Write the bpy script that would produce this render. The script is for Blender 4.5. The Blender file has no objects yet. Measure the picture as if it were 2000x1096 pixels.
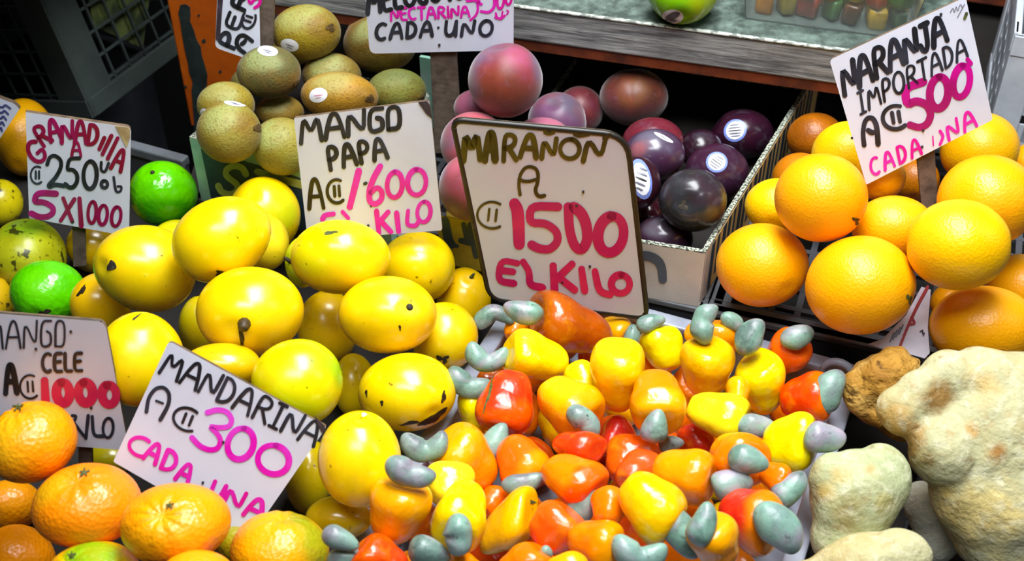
import bpy, bmesh, math, random
import numpy as np
from mathutils import Vector
from mathutils.bvhtree import BVHTree

random.seed(7)
RNG = np.random.RandomState(11)
SC = bpy.context.scene
COL = SC.collection

# ------------------------------------------------------------------ camera
CAM_H, PITCH, FPX = 1.62, math.radians(40.0), 2500.0
cam_data = bpy.data.cameras.new('camera')
cam_data.lens, cam_data.sensor_width = 45.0, 36.0
cam_data.clip_start, cam_data.clip_end = 0.05, 30
cam_data.dof.use_dof = True
cam_data.dof.focus_distance = 1.13
cam_data.dof.aperture_fstop = 9.0
cam = bpy.data.objects.new('camera', cam_data)
COL.objects.link(cam)
cam.location = (0, 0, CAM_H)
cam.rotation_euler = (math.pi / 2 - PITCH, 0, 0)
SC.camera = cam

# ------------------------------------------------------------------ world, lamps, exposure
world = bpy.data.worlds.new('market_hall_air')
SC.world = world
world.use_nodes = True
world.node_tree.nodes['Background'].inputs[0].default_value = (0.75, 0.85, 1.0, 1)
world.node_tree.nodes['Background'].inputs[1].default_value = 0.03


def lamp(name, loc, target, sx, sy, energy, col, spread=180):
    d = bpy.data.lights.new(name, 'AREA')
    d.shape, d.size, d.size_y, d.energy, d.color = 'RECTANGLE', sx, sy, energy, col
    d.spread = math.radians(spread)
    o = bpy.data.objects.new(name, d)
    COL.objects.link(o)
    o.location = loc
    v = Vector(target) - Vector(loc)
    o.rotation_euler = v.to_track_quat('-Z', 'Y').to_euler()
    return o


lamp('tube_lamp_over_stall', (0.15, 0.93, 2.12), (0.12, 0.92, 0.9), 0.9, 0.46, 35, (0.95, 0.98, 1.0))
lamp('tube_lamp_over_aisle', (-0.1, 0.0, 2.9), (0.0, 0.9, 0.85), 1.3, 0.4, 28, (0.92, 0.96, 1.0))
lamp('tube_lamp_by_next_stall', (1.7, 0.5, 2.2), (0.2, 0.9, 0.85), 0.3, 0.9, 3, (0.9, 0.96, 1.0))

SC.view_settings.view_transform = 'Standard'
SC.view_settings.look = 'None'
SC.view_settings.gamma = 1
SC.view_settings.use_curve_mapping = False
SC.view_settings.exposure = -0.09

# ------------------------------------------------------------------ measuring the place from the photograph
SP, CP = math.sin(PITCH), math.cos(PITCH)
AX_R = np.array([1.0, 0, 0])
AX_U = np.array([0, SP, CP])
AX_B = np.array([0, -CP, SP])                 # towards the camera
BASIS = np.stack([AX_R, AX_U, AX_B])          # view -> world rows
EYE = np.array([0, 0, CAM_H])


def ray(px, py):
    px, py = np.asarray(px, float), np.asarray(py, float)
    u, v = (px - 1000) / FPX, (548 - py) / FPX
    return u[..., None] * AX_R + v[..., None] * AX_U - AX_B


def at(px, py, D):
    return EYE + ray(px, py) * D


def at_h(px, py, h):
    """the point of the level h metres below the eye seen at a pixel"""
    d = ray(px, py)
    return EYE + d * (h / -d[2])


def px_of(P):
    Q = (np.asarray(P) - EYE) @ BASIS.T
    D = -Q[..., 2]
    return 1000 + FPX * Q[..., 0] / D, 548 - FPX * Q[..., 1] / D, D


def lin(c):
    out = []
    for x in c[:3]:
        x = x / 255.0
        out.append(x / 12.92 if x <= .04045 else ((x + .055) / 1.055) ** 2.4)
    return np.array(out)


# ------------------------------------------------------------------ materials
class Mat:
    def __init__(self, name):
        self.m = bpy.data.materials.new(name)
        self.m.use_nodes = True
        self.t = self.m.node_tree
        self.b = self.t.nodes['Principled BSDF']

    def n(self, typ, **kw):
        nd = self.t.nodes.new(typ)
        for k, v in kw.items():
            if k.startswith('i_'):
                key = k[2:]
                nd.inputs[int(key) if key.isdigit() else key.replace('_', ' ')].default_value = v
            else:
                setattr(nd, k, v)
        return nd

    def l(self, a, b):
        self.t.links.new(a, b)

    def coords(self, scale=(1, 1, 1)):
        tc = self.n('ShaderNodeTexCoord')
        oi = self.n('ShaderNodeObjectInfo')
        mul = self.n('ShaderNodeMath', operation='MULTIPLY', i_1=7.0)
        self.l(oi.outputs['Random'], mul.inputs[0])
        add = self.n('ShaderNodeVectorMath', operation='ADD')
        self.l(tc.outputs['Object'], add.inputs[0])
        self.l(mul.outputs[0], add.inputs[1])
        mp = self.n('ShaderNodeMapping')
        mp.inputs['Scale'].default_value = scale
        self.l(add.outputs[0], mp.inputs['Vector'])
        return mp.outputs[0]

    def noise(self, vec, scale, detail=4, rough=.55, dist=0):
        nd = self.n('ShaderNodeTexNoise', i_Scale=scale, i_Detail=detail, i_Roughness=rough, i_Distortion=dist)
        self.l(vec, nd.inputs['Vector'])
        return nd.outputs['Fac']

    def ramp(self, fac, lo, hi, a=0.0, b=1.0):
        nd = self.n('ShaderNodeMapRange', i_1=lo, i_2=hi, i_3=a, i_4=b)
        self.l(fac, nd.inputs[0])
        return nd.outputs[0]

    def mix(self, fac, a, b, mode='MIX'):
        nd = self.n('ShaderNodeMix', data_type='RGBA', blend_type=mode)
        for sock, v in ((nd.inputs[0], fac), (nd.inputs[6], a), (nd.inputs[7], b)):
            if isinstance(v, (int, float)):
                sock.default_value = v
            elif isinstance(v, (tuple, list, np.ndarray)):
                sock.default_value = (*[float(x) for x in v[:3]], 1)
            else:
                self.l(v, sock)
        return nd.outputs[2]

    def bump(self, height, strength, dist, prev=None):
        nd = self.n('ShaderNodeBump', i_Strength=strength, i_Distance=dist)
        self.l(height, nd.inputs['Height'])
        if prev is not None:
            self.l(prev, nd.inputs['Normal'])
        return nd.outputs[0]

    def done(self, color=None, rough=.5, normal=None, **kw):
        if color is not None:
            if isinstance(color, (tuple, list, np.ndarray)):
                self.b.inputs['Base Color'].default_value = (*[float(x) for x in color[:3]], 1)
            else:
                self.l(color, self.b.inputs['Base Color'])
        if isinstance(rough, (int, float)):
            self.b.inputs['Roughness'].default_value = rough
        else:
            self.l(rough, self.b.inputs['Roughness'])
        if normal is not None:
            self.l(normal, self.b.inputs['Normal'])
        for k, v in kw.items():
            self.b.inputs[k.replace('_', ' ')].default_value = v
        return self.m


def plain(name, col, rough=.5, noise=None, bump=None, **kw):
    """col in 0-255 sRGB; noise=(scale, colour2, lo, hi); bump=(scale, strength, dist)"""
    M = Mat(name)
    c, nrm = lin(col), None
    if noise or bump:
        v = M.coords()
    if noise:
        f = M.ramp(M.noise(v, noise[0], 6, .6), noise[2], noise[3])
        c = M.mix(f, lin(col), lin(noise[1]))
    if bump:
        nrm = M.bump(M.noise(v, bump[0], 5), bump[1], bump[2])
    return M.done(c, rough, nrm, **kw)


def fruit_mat(name, rough, mottle, bumps, speck=None, sss=0.0, coat=0.0, sheen=0.0, bloom=None, spec=.5, rvar=.08):
    """skin whose ground colour is the vertex colour 'skin'. mottle=(scale, colour, amount)"""
    M = Mat(name)
    v = M.coords()
    at_ = M.n('ShaderNodeAttribute', attribute_name='skin')
    c = at_.outputs['Color']
    for sc, col, lo, hi, amt in mottle:
        f = M.ramp(M.noise(v, sc, 5, .6, .4), lo, hi, 0, amt)
        c = M.mix(f, c, lin(col))
    if speck:
        for sc, col, lo, hi, amt in speck:
            f = M.ramp(M.noise(v, sc, 2, .5), lo, hi, 0, amt)
            c = M.mix(f, c, lin(col))
    if bloom:
        sc, col, lo, hi, amt = bloom
        f = M.ramp(M.noise(v, sc, 6, .65, .6), lo, hi, 0, amt)
        c = M.mix(f, c, lin(col))
    nrm = None
    for kind, sc, st, dist in bumps:
        if kind == 'n':
            h = M.noise(v, sc, 3)
        else:
            vo = M.n('ShaderNodeTexVoronoi', i_Scale=sc)
            M.l(v, vo.inputs['Vector'])
            h = vo.outputs['Distance']
        nrm = M.bump(h, st, dist, nrm)
    r = M.ramp(M.noise(v, 30, 4), .3, .7, max(.02, rough - rvar), rough + rvar)
    kw = {}
    if sss:
        kw['Subsurface_Weight'] = sss
        M.b.inputs['Subsurface Radius'].default_value = (.012, .006, .002)
        M.b.inputs['Subsurface Scale'].default_value = .35
    if coat:
        kw['Coat_Weight'] = coat
        kw['Coat_Roughness'] = .18
    if sheen:
        kw['Sheen_Weight'] = sheen
        kw['Sheen_Roughness'] = .4
    return M.done(c, r, nrm, Specular_IOR_Level=spec, **kw)


MT = {}
MT['orange'] = fruit_mat('orange_peel', .36, [(28, (255, 150, 0), .45, .75, .30)], [('v', 420, .22, .0012), ('n', 130, .12, .001)], sss=.06, spec=.42)
MT['mandarin'] = fruit_mat('mandarin_peel', .33, [(22, (245, 110, 0), .45, .75, .35)], [('v', 300, .30, .0016), ('n', 60, .30, .003)],
                           speck=[(330, (150, 70, 0), .70, .80, .5)], sss=.05, spec=.5)
MT['mango'] = fruit_mat('mango_skin', .26, [(18, (206, 150, 0), .50, .76, .42), (10, (206, 206, 16), .52, .74, .40), (70, (214, 168, 0), .55, .8, .3)], [('n', 40, .10, .0025), ('n', 320, .08, .0007)],
                        speck=[(150, (92, 66, 4), .71, .77, .8), (320, (120, 90, 6), .70, .78, .5)], sss=.04, spec=.7)
MT['rough_mango'] = fruit_mat('spotted_mango_skin', .32, [(18, (130, 124, 8), .42, .68, .6)], [('n', 60, .1, .002)],
                              speck=[(95, (35, 30, 8), .60, .66, .9), (220, (60, 50, 10), .64, .70, .7)], spec=.5)
MT['green'] = fruit_mat('green_mango_skin', .22, [(14, (40, 140, 0), .4, .7, .5)], [('n', 80, .35, .003), ('v', 190, .25, .0016)],
                        speck=[(120, (40, 70, 10), .70, .78, .6)], spec=.55)
MT['kiwi'] = fruit_mat('kiwi_fuzz', .55, [(45, (140, 96, 12), .45, .72, .5), (14, (186, 190, 110), .5, .75, .35)], [('n', 420, .6, .0016), ('n', 60, .15, .0015)],
                       speck=[(420, (84, 60, 10), .56, .70, .5)], sheen=.12, spec=.35)
MT['plum'] = fruit_mat('plum_skin', .24, [(26, (70, 20, 45), .45, .7, .4)], [('n', 40, .08, .002)], bloom=(60, (110, 115, 130), .54, .82, .30), spec=.5)
MT['peach'] = fruit_mat('nectarine_skin', .46, [(26, (140, 56, 34), .45, .70, .6), (16, (100, 52, 84), .5, .75, .5)], [('n', 300, .10, .0008), ('n', 40, .08, .002)],
                        bloom=(70, (150, 122, 148), .55, .85, .35), sheen=.45, spec=.4)
MT['cashew'] = fruit_mat('cashew_apple_skin', .22, [(24, (240, 110, 0), .50, .78, .35), (60, (255, 190, 20), .55, .8, .35)], [('n', 38, .45, .006), ('n', 130, .12, .0012)],
                         speck=[(150, (140, 60, 5), .72, .79, .6)], sss=.06, spec=.6, rvar=.06)
MT['nut'] = fruit_mat('raw_cashew_shell', .36, [(50, (136, 178, 158), .40, .62, .8), (34, (176, 160, 178), .50, .70, .8), (26, (70, 84, 84), .55, .75, .6)], [('n', 110, .35, .002)],
                      speck=[(210, (45, 60, 50), .66, .76, .7)], spec=.5)
MT['apple'] = fruit_mat('green_apple_skin', .22, [(40, (150, 190, 20), .4, .7, .5)], [('n', 60, .03, .001)], spec=.55)
MT['root'] = fruit_mat('root_skin', .68, [(16, (186, 160, 92), .48, .70, .55), (48, (166, 122, 52), .57, .73, .55), (110, (220, 216, 186), .5, .7, .5)], [('n', 26, .40, .010), ('n', 95, .45, .005), ('n', 320, .35, .002)],
                       speck=[(70, (120, 75, 25), .68, .78, .7)], sss=.03, spec=.3)
MT['crust_root'] = fruit_mat('crusty_root_skin', .75, [(38, (130, 85, 20), .45, .68, .8), (20, (225, 190, 110), .5, .75, .6)],
                             [('n', 60, .9, .010), ('n', 200, .5, .003)], speck=[(90, (70, 40, 8), .64, .74, .8)], spec=.25)
MT['stem'] = plain('dry_stem', (84, 64, 26), .55, (200, (34, 26, 12), .35, .65), (300, .4, .001))
MT['dark_stem'] = plain('dark_stem_scar', (38, 32, 22), .7, (300, (90, 80, 60), .5, .8))
MT['calyx'] = plain('dry_calyx', (92, 98, 40), .7, (300, (50, 60, 30), .4, .7))
MT['blemish'] = plain('brown_blemish', (36, 24, 4), .6, (260, (96, 70, 6), .52, .72))
MT['kiwi_end'] = plain('kiwi_tip', (70, 50, 16), .8, (500, (150, 115, 40), .5, .75), (500, .6, .001))
MT['board'] = plain('white_sign_board', (216, 220, 236), .38, (9, (200, 204, 220), .45, .75))
MT['board_warm'] = plain('grey_white_sign_board', (196, 199, 206), .30, (7, (200, 186, 202), .48, .70))
MT['board_core'] = plain('pressed_wood', (112, 92, 70), .8, (90, (70, 55, 40), .4, .7))
MT['rubber'] = plain('black_rubber_edging', (28, 25, 18), .42, (60, (60, 55, 60), .6, .85))
MT['dark_tape'] = plain('dark_purple_tape', (52, 42, 52), .5, (60, (85, 72, 88), .5, .8))
MT['stake'] = plain('grey_brown_stake_wood', (100, 86, 74), .8, (60, (62, 50, 42), .4, .7), (120, .5, .002))
MT['kraft'] = plain('torn_kraft_paper', (190, 168, 120), .8, (60, (150, 122, 80), .45, .7))
MT['nail'] = plain('nail_head', (45, 43, 48), .5)
MT['sticker_white'] = plain('white_sticker_paper', (232, 232, 240), .35)
MT['sticker_blue'] = plain('blue_sticker_print', (118, 138, 212), .35)
MT['sticker_grey'] = plain('grey_sticker_print', (104, 106, 120), .35)
MT['sticker_red'] = plain('red_sticker_print', (215, 150, 170), .35)
MT['sticker_black'] = plain('black_sticker_print', (30, 30, 34), .35)


def ink(name, c1, c2, sc=26, lo=.42, hi=.62):
    return plain(name, c1, .42, (sc, c2, lo, hi))


MT['ink_black'] = ink('black_marker', (24, 26, 34), (48, 52, 66))
MT['ink_olive'] = ink('dark_olive_marker', (50, 44, 4), (84, 74, 6))
MT['ink_brown'] = ink('worn_black_marker', (30, 26, 18), (62, 52, 18))
MT['ink_magenta'] = ink('magenta_marker', (222, 0, 150), (232, 40, 190))
MT['ink_pink'] = ink('bright_pink_marker', (226, 0, 186), (228, 70, 220))
MT['ink_crimson'] = ink('crimson_marker', (182, 0, 88), (214, 40, 86), 14)
MT['ink_maroon'] = ink('maroon_marker', (132, 4, 44), (160, 8, 90), 18)
MT['ink_plum'] = ink('plum_marker', (158, 0, 98), (202, 0, 146), 26)
MT['ink_pencil'] = ink('grey_pencil', (120, 120, 130), (90, 90, 100))
MT['ink_blue'] = ink('blue_pen', (54, 52, 120), (80, 80, 130))

MT['green_carton'] = plain('mint_carton', (128, 176, 158), .7, (30, (160, 196, 184), .4, .7), (200, .15, .001))
MT['navy_print'] = plain('navy_print', (38, 62, 78), .6, (60, (26, 48, 64), .4, .7))
MT['olive_print'] = plain('olive_print', (176, 190, 92), .6, (60, (150, 160, 80), .4, .7))
MT['olive_carton'] = plain('olive_carton', (164, 152, 46), .7, (40, (130, 118, 34), .4, .7), (200, .15, .001))
MT['white_carton'] = plain('white_carton', (196, 193, 188), .6, (30, (180, 178, 176), .4, .7), (240, .15, .001))
MT['sand_print'] = plain('sand_print', (214, 180, 104), .6)
MT['grey_print'] = plain('slate_print', (72, 84, 100), .6)
MT['flute'] = plain('corrugated_edge', (176, 182, 164), .8, (420, (60, 64, 58), .46, .54))
MT['grey_plastic'] = plain('dark_grey_crate_plastic', (66, 68, 74), .5, (14, (46, 48, 53), .4, .7), (120, .15, .001))
MT['pale_plastic'] = plain('worn_grey_crate_plastic', (104, 108, 114), .5, (14, (72, 76, 80), .4, .7), (120, .15, .001))
MT['dim_plastic'] = plain('green_grey_crate_plastic', (66, 76, 72), .6, (12, (42, 49, 50), .4, .7), (120, .2, .001))
MT['white_plastic'] = plain('white_crate_plastic', (154, 160, 174), .40, (18, (124, 130, 146), .42, .7), (60, .2, .001))
MT['frosted_plastic'] = plain('milky_crate_plastic', (196, 202, 210), .35, (18, (164, 170, 180), .42, .7), (60, .2, .001))
MT['clear_plastic'] = plain('clear_tub_plastic', (235, 242, 240), .08, Transmission_Weight=.92, IOR=1.2)
MT['rust_paint'] = plain('orange_rust_paint', (196, 92, 4), .5, (6, (160, 64, 6), .45, .75), (40, .25, .004))
MT['dark_rust'] = plain('old_red_paint', (120, 50, 14), .7, (30, (66, 26, 10), .4, .7), (60, .4, .004))
MT['bare_steel'] = plain('flaked_dark_steel', (34, 48, 46), .6, (40, (20, 26, 26), .4, .7), (90, .3, .003))
MT['bench'] = plain('stained_bench_wood', (30, 26, 23), .85, (20, (16, 14, 12), .4, .7), (90, .3, .002))
MT['concrete'] = plain('dark_concrete', (60, 58, 56), .9, (6, (40, 39, 38), .4, .7))
MT['black_wall'] = plain('unlit_wall', (14, 14, 15), .9, (8, (8, 8, 9), .4, .7))  # near-black colour stands for the unlit dark behind the stall
MT['paper'] = plain('wrapping_paper', (206, 200, 212), .6, (24, (170, 166, 180), .45, .75))
MT['paper_red'] = plain('red_print', (146, 28, 30), .6)
MT['label_green'] = plain('faded_green_sheet', (92, 104, 50), .7, (30, (40, 52, 30), .42, .62))


def wood_plank():
    M = Mat('weathered_plank')
    v = M.coords((1.2, 1.2, 1.2))
    mp = M.n('ShaderNodeMapping')
    mp.inputs['Rotation'].default_value = (0, 0, math.radians(15.7))
    M.l(v, mp.inputs['Vector'])
    mp2 = M.n('ShaderNodeMapping')
    mp2.inputs['Scale'].default_value = (5, 70, 70)
    M.l(mp.outputs[0], mp2.inputs['Vector'])
    g = M.noise(mp2.outputs[0], 2.2, 8, .65, .8)
    c = M.mix(M.ramp(g, .35, .68), lin((84, 84, 86)), lin((172, 172, 170)))
    w = M.noise(v, 9, 6, .7)
    c = M.mix(M.ramp(w, .5, .75, 0, .55), c, lin((44, 44, 46)))
    return M.done(c, .75, M.bump(g, .5, .004))


MT['plank'] = wood_plank()
MT['plank_top'] = plain('worn_mint_paint', (58, 70, 64), .75, (80, (112, 130, 120), .40, .72), (60, .3, .002))
MT['worn_edge'] = plain('chipped_edge', (120, 124, 118), .7, (120, (206, 212, 200), .46, .56), (120, .5, .002))
MT['shaded_carton'] = plain('shaded_inner_carton', (30, 25, 21), .9, (40, (20, 16, 14), .4, .7))  # carton insides coloured dark to stand in for the shade in the boxes

from mathutils import Matrix


# ------------------------------------------------------------------ object helpers
def link(name, me, parent=None, loc=(0, 0, 0)):
    o = bpy.data.objects.new(name, me)
    COL.objects.link(o)
    o.location = Vector([float(x) for x in loc])
    if parent is not None:
        o.parent = parent
    return o


def tag(o, label, cat, group=None):
    o['label'], o['category'] = label, cat
    if group:
        o['group'] = group
    return o


def empty(name, loc, label, cat, group=None):
    o = link(name, None, None, loc)
    o.empty_display_size = .02
    return tag(o, label, cat, group)


class MB:
    """collects faces in world coordinates; build() links them as one mesh object"""

    def __init__(self):
        self.v, self.f, self.m = [], [], []

    def add(self, vs, fs, mi=0):
        b = len(self.v)
        self.v += [tuple(float(x) for x in p) for p in vs]
        self.f += [tuple(b + i for i in f) for f in fs]
        self.m += [mi] * len(fs)

    def prism(self, poly, off, mi=0, side=None, back=None):
        """front polygon extruded by the vector off"""
        n = len(poly)
        P = [np.asarray(p, float) for p in poly]
        Q = [p + np.asarray(off) for p in P]
        b = len(self.v)
        self.v += [tuple(map(float, p)) for p in P + Q]
        self.f.append(tuple(range(b, b + n)))
        self.m.append(mi)
        self.f.append(tuple(range(b + 2 * n - 1, b + n - 1, -1)))
        self.m.append(mi if back is None else back)
        for i in range(n):
            j = (i + 1) % n
            self.f.append((b + j, b + i, b + n + i, b + n + j))
            self.m.append(mi if side is None else side)

    def box(self, c, ex, ey, ez, mi=0):
        """centre and three half-axis vectors"""
        c, ex, ey, ez = (np.asarray(x, float) for x in (c, ex, ey, ez))
        p = [c - ex - ey + ez, c + ex - ey + ez, c + ex + ey + ez, c - ex + ey + ez]
        self.prism(p, -2 * ez, mi)

    def tube(self, pts, rad, n=10, mi=0, cap=True):
        pts = [np.asarray(p, float) for p in pts]
        if np.isscalar(rad):
            rad = [rad] * len(pts)
        b = len(self.v)
        up = np.array([.13, .21, .97])
        for i, p in enumerate(pts):
            d = pts[min(i + 1, len(pts) - 1)] - pts[max(i - 1, 0)]
            d = d / (np.linalg.norm(d) + 1e-12)
            x = np.cross(d, up)
            x /= np.linalg.norm(x) + 1e-12
            y = np.cross(d, x)
            for k in range(n):
                a = 2 * math.pi * k / n
                self.v.append(tuple(p + rad[i] * (x * math.cos(a) + y * math.sin(a))))
        for i in range(len(pts) - 1):
            for k in range(n):
                k2 = (k + 1) % n
                self.f.append((b + i * n + k, b + i * n + k2, b + (i + 1) * n + k2, b + (i + 1) * n + k))
                self.m.append(mi)
        if cap:
            self.f.append(tuple(b + k for k in range(n - 1, -1, -1)))
            self.f.append(tuple(b + (len(pts) - 1) * n + k for k in range(n)))
            self.m += [mi, mi]

    def build(self, name, mats, parent=None, org=None, smooth=False, bevel=0):
        if not isinstance(mats, (list, tuple)):
            mats = [mats]
        V = np.array(self.v)
        if org is None:
            org = np.array(parent.location) if parent is not None and parent.parent is None else V.mean(0)
        base = np.array(wloc(parent)) if parent is not None else np.zeros(3)
        if parent is not None:
            org = base
        me = bpy.data.meshes.new(name)
        me.from_pydata((V - np.asarray(org)).tolist(), [], self.f)
        for mm in mats:
            me.materials.append(mm)
        me.polygons.foreach_set('material_index', self.m)
        bm = bmesh.new()
        bm.from_mesh(me)
        bmesh.ops.recalc_face_normals(bm, faces=bm.faces)
        if bevel:
            bmesh.ops.bevel(bm, geom=[e for e in bm.edges if len(e.link_faces) == 2 and e.calc_face_angle(0) > .6], offset=bevel,
                            segments=2, affect='EDGES', profile=.5)
        bm.to_mesh(me)
        bm.free()
        if smooth:
            me.polygons.foreach_set('use_smooth', [True] * len(me.polygons))
        me.update()
        return link(name, me, parent, np.asarray(org) - base)


def wloc(o):
    p = np.zeros(3)
    while o is not None:
        p = p + np.array(o.location)
        o = o.parent
    return p


# ------------------------------------------------------------------ how deep things lie: each fruit rests on what is under or behind it
GS = 4
GX, GY = np.meshgrid(np.arange(-260, 2300, GS), np.arange(-260, 1420, GS))
GRAY = ray(GX, GY)
OCC = np.full(GX.shape, 9.0)
YAW = math.radians(19.0)
E1 = np.array([math.cos(YAW), -math.sin(YAW), 0])
E2 = np.array([math.sin(YAW), math.cos(YAW), 0])
H1, H2, H3 = .86, .79, .636            # below the eye: bench, upper tier, plank shelf
EDGE0 = np.array([-.318, 1.072, 0])     # front edge of the upper tier


def level(h):
    return h / (-GRAY[..., 2])


def tier_map():
    d1 = level(H1)
    d2 = level(H2)
    P = EYE + GRAY * d2[..., None]
    s, a = (P - EDGE0) @ E2, (P - EDGE0) @ E1
    z = np.where((s > 0) & (a > -.02), d2, d1)
    den = GRAY @ E2
    d3 = ((EDGE0 - EYE) @ E2 + 0 * den) / np.where(np.abs(den) < 1e-6, 1e-6, den)
    Q = EYE + GRAY * d3[..., None]
    hq, aq = CAM_H - Q[..., 2], (Q - EDGE0) @ E1
    ok = (d3 > 0) & (hq > H2) & (hq < H1) & (aq > -.02)
    return np.where(ok, np.minimum(z, d3), z)


TIER = tier_map()
SUP = {'low': TIER}


def ell(cx, cy, rx, ry, rot):
    a = math.radians(rot)
    dx, dy = GX - cx, -(GY - cy)
    x = (dx * math.cos(a) + dy * math.sin(a)) / rx
    y = (-dx * math.sin(a) + dy * math.cos(a)) / ry
    return x * x + y * y


def settle(cx, cy, rx, ry, rot, hz, sup, D=None, near=None, commit=True):
    q = ell(cx, cy, rx, ry, rot)
    m = q < .97
    s = np.sqrt(1 - q[m]) * hz / FPX
    if D is None:
        Z = np.minimum(sup[m], OCC[m])
        D = float((Z / (1 + s)).min()) * .998
        if near is not None:
            D = min(D, near)
    if commit:
        OCC[m] = np.minimum(OCC[m], D * (1 - s))
    return D


# ------------------------------------------------------------------ fruit bodies
def template(nu=56, nv=36):
    vs, fs = [(0, 0, 1)], []
    for j in range(1, nv):
        t = math.pi * j / nv
        for i in range(nu):
            p = 2 * math.pi * i / nu
            vs.append((math.sin(t) * math.cos(p), math.sin(t) * math.sin(p), math.cos(t)))
    vs.append((0, 0, -1))
    for i in range(nu):
        fs.append((0, 1 + i, 1 + (i + 1) % nu))
        for j in range(nv - 2):
            a, b = 1 + j * nu + i, 1 + j * nu + (i + 1) % nu
            fs.append((a, a + nu, b + nu, b))
        l = 1 + (nv - 2) * nu
        fs.append((l + i, len(vs) - 1, l + (i + 1) % nu))
    return np.array(vs, float), fs


TV, TF = template()


def wob(v, k, amp, rs):
    out = np.zeros(len(v))
    for _ in range(7):
        d = rs.normal(size=3)
        d *= k / np.linalg.norm(d) * rs.uniform(.6, 1.5)
        out += np.sin(v @ d + rs.uniform(0, 6.28))
    return out * amp / 2.6


def body(kind, rs):
    v = TV.copy()
    z = v[:, 2].copy()
    th = np.arccos(np.clip(z, -1, 1))
    ph = np.arctan2(v[:, 1], v[:, 0])
    if kind == 'orange':
        v *= (1 + wob(TV, 2.2, .012, rs))[:, None]
        v[:, 2] -= .05 * np.exp(-(th / .16) ** 2)
        v[:, 2] += .04 * np.exp(-((math.pi - th) / .2) ** 2)
    elif kind == 'mandarin':
        v[:, 2] *= .86
        v *= (1 + wob(TV, 2.4, .018, rs) + wob(TV, 9, .004, rs))[:, None]
        rib = .016 * np.cos(10 * ph + rs.uniform(0, 6)) * np.exp(-((th - .35) / .35) ** 2)
        v *= (1 + rib)[:, None]
        v[:, 2] -= .10 * np.exp(-(th / .22) ** 2)
    elif kind in ('mango', 'rough_mango', 'green'):
        v[:, :2] *= (1 - .07 * z)[:, None]
        v *= (1 + wob(TV, 1.9, .022, rs))[:, None]
        v[:, 2] -= .06 * np.exp(-(th / .2) ** 2)
    elif kind == 'kiwi':
        v[:, 2] *= 1.0
        v *= (1 + wob(TV, 2.4, .018, rs))[:, None]
        v[:, 2] += .05 * np.exp(-(th / .16) ** 2)
    elif kind in ('plum', 'peach'):
        v *= (1 + wob(TV, 2, .012, rs))[:, None]
        v[:, 2] -= .13 * np.exp(-(th / .3) ** 2)
        v *= (1 - .03 * np.exp(-(ph / .18) ** 2) * np.sin(th))[:, None]
    elif kind == 'apple':
        v[:, :2] *= (1 + .10 * z)[:, None]
        v[:, 2] -= .22 * np.exp(-(th / .35) ** 2)
        v[:, 2] += .10 * np.exp(-((math.pi - th) / .3) ** 2)
    elif kind == 'cashew':
        sxy = np.sqrt(np.clip(1 - z * z, 0, 1)) ** .66
        r = sxy * (.84 + .20 * z - .06 * np.exp(-((z + .15) / .3) ** 2))
        lob = 1 + .045 * np.cos(4 * ph + rs.uniform(0, 6)) * (.4 + .6 * np.abs(z)) + .03 * np.cos(3 * ph + rs.uniform(0, 6))
        v[:, 0], v[:, 1] = r * np.cos(ph) * lob, r * np.sin(ph) * lob
        v *= (1 + wob(TV, 2.6, .03, rs))[:, None]
        v[:, 2] -= .14 * np.exp(-(th / .42) ** 2)
        v[:, 2] += .10 * np.exp(-((math.pi - th) / .3) ** 2)
    return v


def frame_z(d, roll):
    d = np.asarray(d, float)
    d = d / np.linalg.norm(d)
    a = np.array([1, 0, 0]) if abs(d[0]) < .8 else np.array([0, 1, 0])
    x = np.cross(a, d)
    x /= np.linalg.norm(x)
    y = np.cross(d, x)
    c, s = math.cos(roll), math.sin(roll)
    return np.stack([x * c + y * s, -x * s + y * c, d], 1)


def dir_px(p, cx, cy, rx, ry, rot, back=False):
    """unit view direction of the spot of an ellipsoid seen at pixel p"""
    a = math.radians(rot)
    dx, dy = p[0] - cx, -(p[1] - cy)
    x = (dx * math.cos(a) + dy * math.sin(a)) / rx
    y = (-dx * math.sin(a) + dy * math.cos(a)) / ry
    q = math.hypot(x, y)
    if q > .995:
        x, y = x / q * .995, y / q * .995
    w = math.sqrt(max(0, 1 - x * x - y * y))
    if back:
        w = -w
    return np.array([x * math.cos(a) - y * math.sin(a), x * math.sin(a) + y * math.cos(a), w])


FRUIT = {}


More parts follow.
